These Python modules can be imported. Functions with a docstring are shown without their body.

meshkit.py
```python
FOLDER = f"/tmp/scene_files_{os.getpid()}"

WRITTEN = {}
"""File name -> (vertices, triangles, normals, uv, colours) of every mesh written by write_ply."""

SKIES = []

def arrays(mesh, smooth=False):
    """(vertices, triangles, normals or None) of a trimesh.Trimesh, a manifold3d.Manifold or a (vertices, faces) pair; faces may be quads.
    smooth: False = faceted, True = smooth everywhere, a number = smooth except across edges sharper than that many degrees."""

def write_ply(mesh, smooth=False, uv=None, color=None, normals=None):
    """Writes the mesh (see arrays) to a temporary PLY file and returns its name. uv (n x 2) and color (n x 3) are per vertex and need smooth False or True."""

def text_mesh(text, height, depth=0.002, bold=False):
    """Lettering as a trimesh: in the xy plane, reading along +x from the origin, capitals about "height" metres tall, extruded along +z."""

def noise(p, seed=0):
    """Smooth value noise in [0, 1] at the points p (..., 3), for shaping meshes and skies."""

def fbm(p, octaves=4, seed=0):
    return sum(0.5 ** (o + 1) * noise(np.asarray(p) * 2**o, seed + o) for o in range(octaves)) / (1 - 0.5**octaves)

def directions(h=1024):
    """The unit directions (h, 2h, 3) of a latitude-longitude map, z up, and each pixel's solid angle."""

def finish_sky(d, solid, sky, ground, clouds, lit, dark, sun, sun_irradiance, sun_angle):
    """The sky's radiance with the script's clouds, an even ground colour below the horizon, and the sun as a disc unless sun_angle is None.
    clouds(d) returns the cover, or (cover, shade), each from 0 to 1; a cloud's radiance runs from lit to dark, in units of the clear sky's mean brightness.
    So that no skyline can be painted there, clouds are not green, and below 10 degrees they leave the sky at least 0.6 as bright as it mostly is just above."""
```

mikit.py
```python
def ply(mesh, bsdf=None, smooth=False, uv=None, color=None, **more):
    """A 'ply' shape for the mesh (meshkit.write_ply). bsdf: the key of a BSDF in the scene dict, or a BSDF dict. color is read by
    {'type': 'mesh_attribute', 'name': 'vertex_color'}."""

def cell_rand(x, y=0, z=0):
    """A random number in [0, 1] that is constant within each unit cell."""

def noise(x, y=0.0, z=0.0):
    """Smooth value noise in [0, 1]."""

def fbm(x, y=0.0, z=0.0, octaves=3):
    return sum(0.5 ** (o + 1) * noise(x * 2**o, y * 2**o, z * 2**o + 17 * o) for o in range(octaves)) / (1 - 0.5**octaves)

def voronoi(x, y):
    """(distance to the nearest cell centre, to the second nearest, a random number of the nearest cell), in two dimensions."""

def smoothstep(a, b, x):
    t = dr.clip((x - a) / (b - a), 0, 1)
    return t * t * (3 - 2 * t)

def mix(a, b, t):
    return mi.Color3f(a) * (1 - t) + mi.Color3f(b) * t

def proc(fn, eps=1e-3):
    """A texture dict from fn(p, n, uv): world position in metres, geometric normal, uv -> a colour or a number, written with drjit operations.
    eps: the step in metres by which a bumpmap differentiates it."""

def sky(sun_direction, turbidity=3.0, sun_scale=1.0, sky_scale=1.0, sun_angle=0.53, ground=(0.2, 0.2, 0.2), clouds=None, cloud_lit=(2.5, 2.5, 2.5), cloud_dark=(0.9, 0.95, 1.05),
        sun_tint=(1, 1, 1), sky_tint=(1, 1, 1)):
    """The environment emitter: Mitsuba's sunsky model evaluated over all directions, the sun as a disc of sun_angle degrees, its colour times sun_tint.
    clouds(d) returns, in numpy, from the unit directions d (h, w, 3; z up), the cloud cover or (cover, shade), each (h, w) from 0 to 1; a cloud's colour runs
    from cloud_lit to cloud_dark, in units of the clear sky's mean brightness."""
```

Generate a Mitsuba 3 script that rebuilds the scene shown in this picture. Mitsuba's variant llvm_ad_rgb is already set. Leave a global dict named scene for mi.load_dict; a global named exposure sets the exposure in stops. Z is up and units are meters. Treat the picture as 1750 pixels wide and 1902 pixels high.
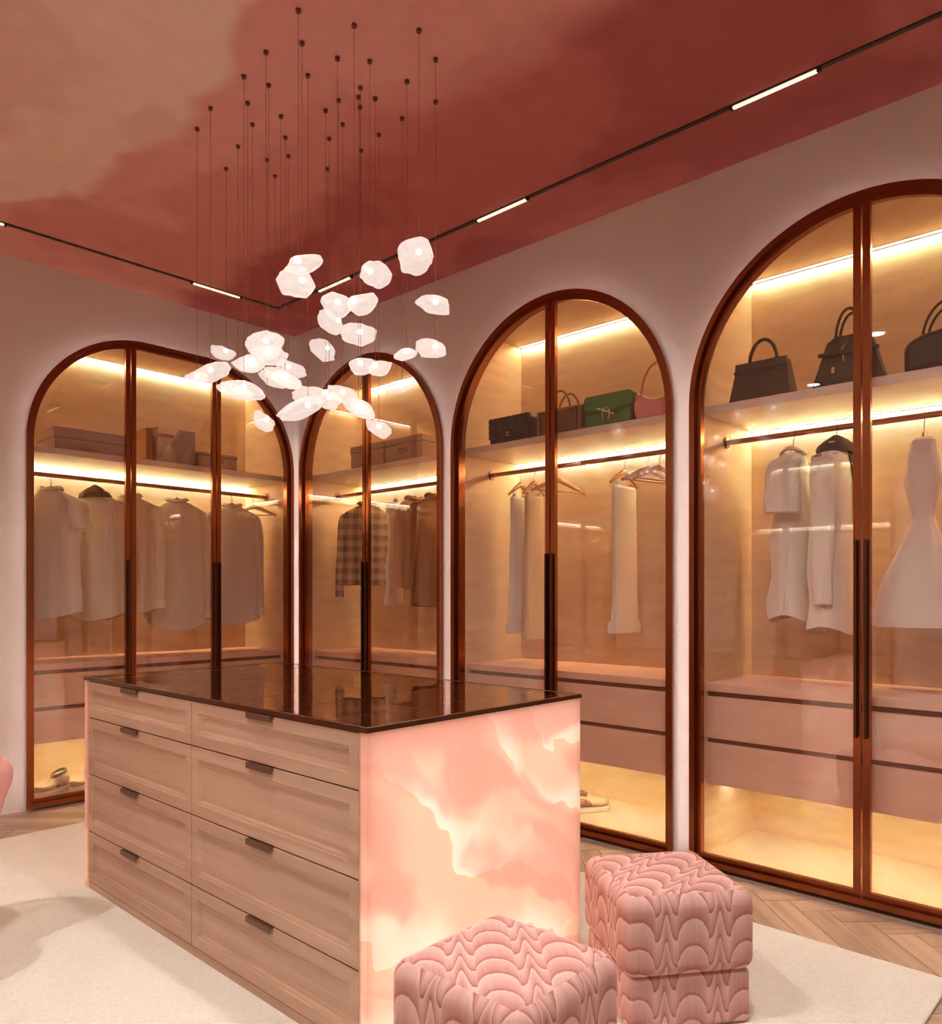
import math, random
import numpy as np
import trimesh
import drjit as dr
import mitsuba as mi
import mikit, meshkit
from mikit import proc, noise, fbm, voronoi, smoothstep, mix
import shapely.geometry as sg
from shapely import affinity
from shapely.ops import unary_union

T = mi.ScalarTransform4f
scene, labels = {}, {}
PI = math.pi

# ------------------------------------------------------------------ camera, exposure, light levels
YAW = 0.8200            # the view axis, measured from +y (along the right wall) towards +x
EYE = 1.33
FOCAL_PX = 1447.35
exposure = 0.0
scene['camera'] = {'type': 'perspective', 'fov': math.degrees(2 * math.atan(875.0 / FOCAL_PX)), 'fov_axis': 'x',
                   'principal_point_offset_x': 0.0, 'principal_point_offset_y': -(1103.36 - 951.0) / 1902.0,
                   'near_clip': 0.02, 'far_clip': 60.0,
                   'to_world': T().look_at(origin=[0, 0, EYE], target=[math.sin(YAW), math.cos(YAW), EYE], up=[0, 0, 1])}
WARM = np.array([1.0, 0.70, 0.36])
SOFT = np.array([1.0, 0.985, 0.95])
L_NICHE, L_SHELF, L_FLOOR = 110.0, 155.0, 110.0      # cabinet strips (radiance)
L_ADDED_HALO = 9.5                                     # added strips behind the arch frames, for a halo on the wall
L_TRACK = 1.5                                   # linear lamps in the ceiling track
L_UNSEEN_LAMP = 1420.0                                    # unseen ceiling lamps that light the rug and the room
L_SHADE, L_BULB = 0.62, 5.0                      # glass pendants
L_ONYX = 0.92                                     # light box behind the onyx


def emit(rgb, weight=1.0):
    return {'type': 'area', 'radiance': {'type': 'rgb', 'value': [float(v) for v in rgb]}, 'sampling_weight': float(weight)}


# ------------------------------------------------------------------ helpers
def numbered(key):
    if key not in scene and key not in labels and not any(k.startswith(key + '__') for k in scene):
        return key
    i = 1
    while True:
        k = f'{key}_{i:03d}'
        if k not in scene and k not in labels and not any(x.startswith(k + '__') for x in scene):
            return k
        i += 1


def thing(name, label, cat, group=None):
    key = numbered(name)
    labels[key] = {'label': label, 'category': cat}
    if group:
        labels[key]['group'] = group
    return key


def obj(name, mesh, mat, parent=None, smooth=False, label=None, kind=None, M=None, **more):
    key = numbered((parent + '__' if parent else '') + name)
    if M is not None and not isinstance(mesh, dict):
        mesh = mesh.copy()
        mesh.apply_transform(M)
    scene[key] = mikit.ply(mesh, mat, smooth, **more) if not isinstance(mesh, dict) else mesh
    d = {}
    if label:
        d['label'] = label
    if kind:
        d['kind'] = kind
    if d:
        labels[key] = d
    return key


def single(name, mesh, mat, label, cat, group=None, smooth=False, M=None, **more):
    key = numbered(name)
    if M is not None:
        mesh = mesh.copy()
        mesh.apply_transform(M)
    scene[key] = mikit.ply(mesh, mat, smooth, **more)
    labels[key] = {'label': label, 'category': cat}
    if group:
        labels[key]['group'] = group
    return key


def cat_(*ms):
    return trimesh.util.concatenate([m for m in ms if m is not None])


def box(x0, x1, y0, y1, z0, z1):
    m = trimesh.creation.box(extents=(x1 - x0, y1 - y0, z1 - z0))
    m.apply_translation(((x0 + x1) / 2, (y0 + y1) / 2, (z0 + z1) / 2))
    return m


def rbox(x0, x1, y0, y1, z0, z1, r=0.01, n=3):
    """A box with rounded edges."""
    ext = np.array([x1 - x0, y1 - y0, z1 - z0])
    r = min(r, ext.min() * 0.49)
    g = []
    for e in ext:
        a = np.linspace(-1, 1, 2 * n + 2)
        h = e / 2
        left = -h + r - r * np.cos(np.linspace(0, PI / 2, n + 1)) if r > 0 else np.array([-h])
        g.append(np.concatenate([-h + r * (1 - np.cos(np.linspace(0, PI / 2, n + 1))) * 1.0, h - r * (1 - np.cos(np.linspace(PI / 2, 0, n + 1)))]))
    V, F = [], []
    for ax in range(3):
        a, b = (ax + 1) % 3, (ax + 2) % 3
        A, B = np.meshgrid(g[a], g[b], indexing='ij')
        for s in (-1, 1):
            P = np.zeros(A.shape + (3,))
            P[..., a], P[..., b], P[..., ax] = A, B, s * ext[ax] / 2
            na, nb = A.shape
            base = sum(len(v) for v in V)
            V.append(P.reshape(-1, 3))
            i, j = np.meshgrid(np.arange(na - 1), np.arange(nb - 1), indexing='ij')
            q = np.stack([i * nb + j, (i + 1) * nb + j, (i + 1) * nb + j + 1, i * nb + j + 1], -1).reshape(-1, 4) + base
            if s < 0:
                q = q[:, ::-1]
            F.append(np.vstack([q[:, [0, 1, 2]], q[:, [0, 2, 3]]]))
    V = np.vstack(V)
    inner = np.clip(V, -ext / 2 + r, ext / 2 - r)
    d = V - inner
    L = np.linalg.norm(d, axis=1, keepdims=True)
    V = np.where(L > 1e-9, inner + d / np.maximum(L, 1e-9) * r, V)
    m = trimesh.Trimesh(V, np.vstack(F), process=False)
    m.merge_vertices(digits_vertex=6)
    m.apply_translation(((x0 + x1) / 2, (y0 + y1) / 2, (z0 + z1) / 2))
    return m


def extrude(poly, t0, t1):
    """A shapely polygon in (u, z) extruded along the second axis (w) from t0 to t1; result in (u, w, z)."""
    ms = []
    for g in getattr(poly, 'geoms', [poly]):
        if g.is_empty or g.geom_type != 'Polygon' or g.area < 1e-9:
            continue
        ms.append(trimesh.creation.extrude_polygon(g, t1 - t0, engine='earcut'))
    m = cat_(*ms)
    m.apply_translation((0, 0, t0))
    v = m.vertices.copy()
    m = trimesh.Trimesh(np.stack([v[:, 0], v[:, 2], v[:, 1]], 1), m.faces[:, ::-1], process=False)
    return m


def prism(poly, z0, z1):
    """A shapely polygon in (x, y) extruded up."""
    ms = [trimesh.creation.extrude_polygon(g, z1 - z0, engine='earcut') for g in getattr(poly, 'geoms', [poly]) if g.geom_type == 'Polygon' and g.area > 1e-9]
    m = cat_(*ms)
    m.apply_translation((0, 0, z0))
    return m


def sheet(poly, t):
    """A flat single sheet of the (u, z) polygon at depth t, in (u, w, z)."""
    v, f = trimesh.creation.triangulate_polygon(poly, engine='earcut')
    return trimesh.Trimesh(np.stack([v[:, 0], np.full(len(v), t), v[:, 1]], 1), f, process=False)


def tube(pts, r, n=8, closed_ends=True, flat=1.0):
    p = np.asarray(pts, float)
    t = np.gradient(p, axis=0)
    t /= np.linalg.norm(t, axis=1, keepdims=True) + 1e-12
    ref = np.array([0, 0, 1.0]) if np.abs(t[:, 2]).mean() < 0.75 else np.array([0.0, 1.0, 0])
    a = np.cross(t, ref)
    a /= np.linalg.norm(a, axis=1, keepdims=True) + 1e-12
    b = np.cross(t, a)
    ang = np.arange(n) * 2 * PI / n
    rr = np.broadcast_to(np.asarray(r, float), (len(p),))
    V = p[:, None] + rr[:, None, None] * (np.cos(ang)[None, :, None] * a[:, None] + flat * np.sin(ang)[None, :, None] * b[:, None])
    return loft(V, closed_ends)


def loft(R, caps=True):
    """Rings (k, n, 3) joined into a closed mesh."""
    R = np.asarray(R, float)
    k, n = R.shape[:2]
    i, j = np.meshgrid(np.arange(k - 1), np.arange(n), indexing='ij')
    q = np.stack([i * n + j, i * n + (j + 1) % n, (i + 1) * n + (j + 1) % n, (i + 1) * n + j], -1).reshape(-1, 4)
    V = R.reshape(-1, 3)
    F = [q[:, [0, 1, 2]], q[:, [0, 2, 3]]]
    if caps:
        c0, c1 = len(V), len(V) + 1
        V = np.vstack([V, R[0].mean(0), R[-1].mean(0)])
        a = np.arange(n)
        F.append(np.stack([np.full(n, c0), (a + 1) % n, a], 1))
        F.append(np.stack([np.full(n, c1), (k - 1) * n + a, (k - 1) * n + (a + 1) % n], 1))
    m = trimesh.Trimesh(V, np.vstack(F), process=False)
    if m.volume < 0:
        m.invert()
    return m


def revolve(prof, n=32, caps=True):
    """(r, z) profile turned about z."""
    a = np.arange(n) * 2 * PI / n
    R = np.array([[(r * math.cos(t), r * math.sin(t), z) for t in a] for r, z in prof])
    return loft(R, caps)


def arc(cx, cz, r, a0, a1, n=16):
    t = np.radians(np.linspace(a0, a1, n))
    return np.stack([cx + r * np.cos(t), cz + r * np.sin(t)], 1)


def place(x, y, z, rot=0.0):
    return np.array(trimesh.transformations.translation_matrix((x, y, z)) @ trimesh.transformations.rotation_matrix(rot, (0, 0, 1)))


# ------------------------------------------------------------------ materials
def rgb(*c):
    return {'type': 'rgb', 'value': [float(v) for v in c]}


def mat(name, color, rough=0.5, metallic=0.0, bump=None, bscale=0.002, **kw):
    d = {'type': 'principled', 'base_color': color if isinstance(color, dict) else rgb(*color), 'roughness': rough, 'metallic': metallic, **kw}
    if bump is not None:
        d = {'type': 'bumpmap', 'arbitrary': bump, 'scale': bscale, 'bsdf': d}
    scene[name] = {'type': 'twosided', 'bsdf': d}


def f_plaster(p, n, uv):
    t = fbm(p.x * 3 + p.y * 2.3, p.y * 3 - p.x * 2, p.z * 3, 4)
    return mix((0.71, 0.64, 0.595), (0.77, 0.705, 0.66), t)


def f_ceiling(p, n, uv):
    wx = (fbm(p.x * 2.1, p.y * 2.1, 3.0, 4) - 0.5)
    wy = (fbm(p.x * 2.1 + 9, p.y * 2.1 + 4, 7.0, 4) - 0.5)
    wet = noise(p.x * 9 + 3 * p.y, p.y * 9 - 2 * p.x, 1.0)
    x = p.x + 0.42 * wx + 0.05 * (wet - 0.5)
    y = p.y + 0.50 * wy
    # boundary salmon | rose runs at x ~ 1.5-1.7, drifting left far away; rose | wine at x ~ 2.2-2.6
    b1 = 1.58 - 0.30 * smoothstep(3.6, 4.8, y) - 0.10 * smoothstep(2.9, 2.2, y)
    b2 = 2.26 + 0.34 * smoothstep(2.4, 4.2, y)
    t1 = smoothstep(b1 - 0.05, b1 + 0.05, x)
    t2 = smoothstep(b2 - 0.16, b2 + 0.16, x)
    light = mix((0.80, 0.52, 0.44), (0.88, 0.63, 0.54), smoothstep(0.42, 0.52, fbm(p.x * 1.5 + 2.0, p.y * 1.5 + 6, 2.0, 4)))
    mid = mix((0.63, 0.26, 0.225), (0.72, 0.335, 0.29), smoothstep(0.4, 0.6, fbm(p.x * 1.8 + 5.0, p.y * 1.8, 5.0, 4)))
    dark = mix((0.36, 0.097, 0.095), (0.45, 0.135, 0.125), smoothstep(0.4, 0.6, fbm(p.x * 1.6, p.y * 1.6 + 3, 8.0, 4)))
    c = light * (1 - t1) + mid * t1
    c = c * (1 - t2) + dark * t2
    return c * (0.95 + 0.1 * fbm(p.x * 14, p.y * 14, 0.0, 2))


def grain(a, b, c, lo, hi, streak=1.0):
    g = fbm(a * 0.9 + 1.2 * noise(b * 2, c * 2), b * 26, c * 26, 4)
    f = noise(a * 5, b * 160, c * 160)
    return mix(lo, hi, dr.clip(0.5 + streak * (g - 0.5) * 1.5 + 0.22 * (f - 0.5), 0, 1))


def f_niche(p, n, uv):
    return grain(p.x + p.y, p.z, (p.x - p.y) * 0.15, (0.56, 0.40, 0.275), (0.65, 0.48, 0.345))


def f_nichedrawer(p, n, uv):
    return grain(p.x + p.y, p.z, (p.x - p.y) * 0.15, (0.66, 0.41, 0.325), (0.74, 0.48, 0.385))


def f_oak(p, n, uv):
    return grain(p.y + 0.3 * p.x, p.z + 3, p.x * 0.2, (0.35, 0.205, 0.138), (0.50, 0.325, 0.235), 1.1)


def plank_fn(sx, sy, lo, hi, off):
    def fn(p, n, uv):
        a = p.x * sx + p.y * sy
        b = -p.x * sy + p.y * sx
        return grain(a + off, b, off, lo, hi)
    return fn


def f_rug(p, n, uv):
    t = fbm(p.x * 2.2, p.y * 2.2, 0.0, 3)
    f = noise(p.x * 160, p.y * 160, p.z * 100)
    return mix((0.66, 0.615, 0.535), (0.73, 0.69, 0.61), t) * (0.93 + 0.12 * f)


def f_rugbump(p, n, uv):
    return noise(p.x * 170, p.y * 170, p.z * 170) + 0.7 * noise(p.x * 60, p.y * 60, 2.0)


def f_onyx(p, n, uv):
    x, z, y = p.x, p.z, p.y
    k = y * 0.6
    w1 = fbm(x * 2.6 + 1.3, z * 2.6 + k, 2.0, 4) - 0.5
    w2 = fbm(x * 2.6 + 8.3, z * 2.6 + 4 + k, 5.0, 4) - 0.5
    w3 = fbm(x * 7.5 + 3.0, z * 7.5 + k, 4.0, 3) - 0.5
    w4 = fbm(x * 1.1 + 2.2, z * 1.1 + 0.7 + k, 8.0, 2) - 0.5
    h = (x * 0.66 + z * 1.02) * 2.7 + 2.0 * w1 + 1.2 * w4 + 0.28 * w3 + 0.35 + k
    band = dr.floor(h)
    t = h - band
    tone = cell_rand2(band)
    c = mix((0.86, 0.605, 0.48), (0.91, 0.69, 0.565), fbm(x * 1.7, z * 1.7 + k, 1.0, 3))
    c = mix(c, (0.90, 0.62, 0.47), 0.55 * smoothstep(0.55, 0.95, tone))
    # each sheet of the stone fades up to a pale rim and ends at a crisp amber edge
    pale = smoothstep(0.75, 0.02, t)
    pale = pale * pale * (0.55 + 0.45 * noise(x * 3, z * 3, 6.0))
    c = mix(c, (0.995, 0.905, 0.82), pale)
    c = mix(c, (0.93, 0.67, 0.46), 0.8 * smoothstep(0.86, 1.0, t) * noise(x * 5, z * 5, 2.0))
    vein = dr.abs(fbm(x * 2.3 + 11.7 + 0.5 * w2, z * 2.3 + 7.2 + k, 6.0, 4) - 0.5)
    c = mix(c, (0.99, 0.84, 0.70), 0.45 * smoothstep(0.016, 0.0, vein))
    edge = smoothstep(0.26, 0.0, x - 1.383) + 0.8 * smoothstep(0.14, 0.0, 2.402 - x) + 0.5 * smoothstep(0.80, 0.96, z)
    rose = smoothstep(0.53, 0.66, fbm((x * 0.8 - z * 0.6) * 2.0 + 4 + w2, (x * 0.6 + z * 0.8) * 5.0 + k + 1.5 * w1, 9.0, 3) + 0.13 * edge)
    c = mix(c, (0.80, 0.43, 0.36), 0.75 * rose)
    return c


def cell_rand2(b):
    return mikit.cell_rand(b, 3.0, 5.0)


def scallop_fn(cx, cy, rot, du, dv):
    ca, sa = math.cos(rot), math.sin(rot)

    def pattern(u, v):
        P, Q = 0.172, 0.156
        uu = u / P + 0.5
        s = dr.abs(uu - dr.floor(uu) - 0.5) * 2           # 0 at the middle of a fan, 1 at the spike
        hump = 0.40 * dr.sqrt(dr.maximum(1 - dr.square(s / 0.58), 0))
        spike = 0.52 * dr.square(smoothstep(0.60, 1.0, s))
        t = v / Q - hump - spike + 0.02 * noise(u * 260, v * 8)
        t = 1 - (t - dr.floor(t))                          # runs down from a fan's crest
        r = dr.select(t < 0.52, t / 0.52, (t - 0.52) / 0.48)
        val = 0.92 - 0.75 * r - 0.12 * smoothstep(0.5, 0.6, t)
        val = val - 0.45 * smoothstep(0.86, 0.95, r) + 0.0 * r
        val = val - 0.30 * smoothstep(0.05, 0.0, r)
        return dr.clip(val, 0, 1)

    def fn(p, n, uv):
        x, y = p.x - cx, p.y - cy
        lx, ly = x * ca + y * sa, -x * sa + y * ca
        nx, ny = n.x * ca + n.y * sa, -n.x * sa + n.y * ca
        side = dr.abs(ny) > dr.abs(nx)
        u = dr.select(side, lx, ly) + du
        v = p.z + dv
        top = smoothstep(0.8, 0.96, n.z)
        us = dr.select(top > 0.5, (lx - ly) * 0.7071 + du, u)
        vs = dr.select(top > 0.5, (lx + ly) * 0.7071, v)
        t = pattern(us, vs)
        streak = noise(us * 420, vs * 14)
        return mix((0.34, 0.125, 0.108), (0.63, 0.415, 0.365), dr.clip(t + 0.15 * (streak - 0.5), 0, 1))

    return fn


mat('mat_plaster', proc(f_plaster), 0.85, specular=0.2)
mat('mat_ceiling', proc(f_ceiling), 0.8, specular=0.2)
mat('mat_niche', proc(f_niche), 0.55, specular=0.35)
mat('mat_niche_drawer', proc(f_nichedrawer), 0.5, specular=0.35)
mat('mat_groove', (0.20, 0.10, 0.07), 0.6)
mat('mat_oak', proc(f_oak), 0.5, specular=0.4)
mat('mat_oak_dark', (0.20, 0.095, 0.055), 0.6)
mat('mat_shelf', (0.86, 0.78, 0.73), 0.35)
mat('mat_copper', (0.27, 0.092, 0.042), 0.26, 1.0)
mat('mat_rail', (0.46, 0.20, 0.105), 0.25, 1.0)
mat('mat_bronze', (0.085, 0.035, 0.02), 0.32, 0.9)
mat('mat_handle', (0.13, 0.065, 0.042), 0.45, 0.6)
mat('mat_black', (0.015, 0.012, 0.012), 0.4)
mat('mat_canopy', (0.10, 0.02, 0.018), 0.45)
mat('mat_cord', (0.24, 0.075, 0.065), 0.6)
mat('mat_rug', proc(f_rug), 0.95, bump=proc(f_rugbump), bscale=0.0012, specular=0.1)
mat('mat_tray', (0.40, 0.25, 0.18), 0.8)
mat('mat_tray_light', (0.42, 0.27, 0.2), 0.7)
mat('mat_velvet', (0.62, 0.285, 0.25), 0.8, sheen=1.0, sheen_tint=0.3, specular=0.2)
mat('mat_white_led', (0.8, 0.8, 0.78), 0.6)
scene['mat_glass'] = {'type': 'thindielectric', 'int_ior': 1.72, 'specular_transmittance': rgb(0.95, 0.90, 0.86)}
scene['mat_counter_glass'] = {'type': 'blendbsdf', 'weight': 0.6, 'a': {'type': 'thindielectric', 'int_ior': 2.0, 'specular_transmittance': rgb(0.9, 0.74, 0.64)},
                              'b': {'type': 'twosided', 'bsdf': {'type': 'conductor', 'material': 'none', 'specular_reflectance': rgb(0.92, 0.76, 0.67)}}}
scene['mat_onyx'] = {'type': 'principledthin', 'base_color': proc(f_onyx), 'roughness': 0.3, 'diff_trans': 1.25, 'spec_trans': 0.0, 'eta': 1.45}
scene['mat_shade'] = {'type': 'blendbsdf', 'weight': 0.40, 'a': {'type': 'thindielectric', 'int_ior': 1.5, 'specular_transmittance': rgb(0.97, 0.95, 0.93)},
                      'b': {'type': 'twosided', 'bsdf': {'type': 'diffuse', 'reflectance': rgb(0.45, 0.42, 0.40)}}}
PL = [((0.27, 0.175, 0.125), (0.385, 0.265, 0.195)), ((0.34, 0.225, 0.16), (0.46, 0.325, 0.24))]
for i, (sx, sy) in enumerate(((0.7071, 0.7071), (0.7071, -0.7071))):
    for k, (lo, hi) in enumerate(PL):
        mat(f'mat_plank_{i}{k}', proc(plank_fn(sx, sy, lo, hi, 7.0 * k + 3 * i)), 0.42)
mat('mat_border_x', proc(plank_fn(1.0, 0.0, (0.30, 0.19, 0.14), (0.41, 0.28, 0.215), 2.0)), 0.42)
mat('mat_border_y', proc(plank_fn(0.0, 1.0, (0.30, 0.19, 0.14), (0.41, 0.28, 0.215), 5.0)), 0.42)
mat('mat_floor_base', (0.19, 0.12, 0.085), 0.6)

# ------------------------------------------------------------------ the room
XR, YB, H = 3.5744, 5.2610, 3.3790
XL, YF = -3.0, -2.6
ZT = 3.0295
RIGHT = [(0.2601, 1.8228), (1.9140, 3.4604), (3.5591, 5.1143)]    # arches on the right wall: spans of y, nearest first
BACK = (1.6188, 3.5346)                                         # arch on the back wall: span of x
BACK2 = (-1.70, 0.216)                                          # its twin, left of the picture
LEFTW = (2.6, 4.52)                                             # a twin on the left wall


def arch(u0, u1, R, zt=ZT, z0=0.02):
    n = 40
    L = [(u0, z0), (u1, z0)]
    L += [tuple(v) for v in arc(u1 - R, zt - R, R, 0, 90, n)]
    L += [tuple(v) for v in arc(u0 + R, zt - R, R, 90, 180, n)]
    return sg.Polygon(L).buffer(0)


def frame_right():
    return np.array([[0, 1, 0, XR], [1, 0, 0, 0], [0, 0, 1, 0], [0, 0, 0, 1.0]])


def frame_back():
    return np.array([[1, 0, 0, 0], [0, 1, 0, YB], [0, 0, 1, 0], [0, 0, 0, 1.0]])


def frame_left():
    return np.array([[0, -1, 0, XL], [1, 0, 0, 0], [0, 0, 1, 0], [0, 0, 0, 1.0]])


def wall_mesh(a, b, holes, t=0.05):
    p = sg.Polygon([(a, -0.02), (b, -0.02), (b, H + 0.02), (a, H + 0.02)])
    for h in holes:
        q = h.buffer(-0.0262, join_style='mitre')
        x0, z0, x1, z1 = q.bounds
        p = p.difference(unary_union([q, sg.box(x0, -0.03, x1, 0.5)]))
    return extrude(p, 0, t)


A_R = [arch(a, b, (b - a) / 2 - 1e-4) for a, b in RIGHT]
A_B = arch(*BACK, 0.75)
A_B2 = arch(*BACK2, 0.75)
A_L = arch(*LEFTW, 0.75)
obj('wall_right', wall_mesh(YF, YB, A_R), 'mat_plaster', kind='structure', M=frame_right(), label='rosy plaster wall with three tall arched wardrobe openings')
obj('wall_back', wall_mesh(XL, XR + 0.05, [A_B, A_B2]), 'mat_plaster', kind='structure', M=frame_back(), label='rosy plaster end wall around the wide three-door arch')
obj('wall_left', wall_mesh(YF, YB + 0.05, [A_L]), 'mat_plaster', kind='structure', M=frame_left())
obj('wall_front', box(XL - 0.05, XR + 0.05, YF - 0.05, YF, -0.02, H + 0.02), 'mat_plaster', kind='structure')
UNSEEN_LAMPS = ((0.45, 1.85), (1.70, 0.80), (-0.75, 2.75), (1.15, 0.05))  # unseen ceiling lamps, positions chosen out of view
cp_ = sg.box(XL - 0.9, YF - 0.1, XR + 0.9, YB + 0.9)
for x, y in UNSEEN_LAMPS:
    cp_ = cp_.difference(sg.Point(x, y).buffer(0.064, 16))
obj('ceiling', prism(cp_, H, H + 0.08), 'mat_ceiling', kind='structure', label='ceiling painted in cloudy salmon, rose and wine red')
floor = obj('floor', box(XL - 0.9, XR + 0.9, YF - 0.1, YB + 0.9, -0.05, -0.009), 'mat_floor_base', kind='structure', label='brown herringbone parquet floor with a border board')

# border boards and herringbone planks around the rug
obj('border_board', box(XR - 0.074, XR - 0.001, -1.0, YB - 0.076, -0.009, 0.0), 'mat_border_y', floor)
obj('border_board', box(-2.0, XR - 0.001, YB - 0.074, YB - 0.001, -0.009, 0.0), 'mat_border_x', floor)
zone = unary_union([sg.box(2.0, -0.4, XR - 0.077, YB - 0.077), sg.box(-0.8, 4.55, XR - 0.077, YB - 0.077)]).difference(sg.box(-3, 0.75, 2.93, 4.60))
rng = random.Random(4)
PW, PLN = 0.115, 0.69
cnt = 0
for i in range(-14, 60):
    for j in range(-16, 16):
        for d in (0, 1):
            # classic herringbone lattice, turned by 45 degrees
            k = PLN / PW
            ax = i * PW + j * PLN
            ay = i * PW - j * PLN
            r = sg.box(ax, ay, ax + PLN, ay + PW) if d == 0 else sg.box(ax, ay + PW, ax + PW, ay + PW + PLN)
            r = affinity.rotate(r, 45, origin=(0, 0))
            q = r.buffer(-0.0012, join_style='mitre').intersection(zone)
            for g in getattr(q, 'geoms', [q]):
                if g.geom_type != 'Polygon' or g.area < 4e-4 or cnt >= 290:
                    continue
                obj('plank', prism(g, -0.009, -0.0004 * rng.random()), f'mat_plank_{d}{rng.randrange(2)}', floor)
                cnt += 1

# ------------------------------------------------------------------ arched wardrobes
D = 0.62


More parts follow.
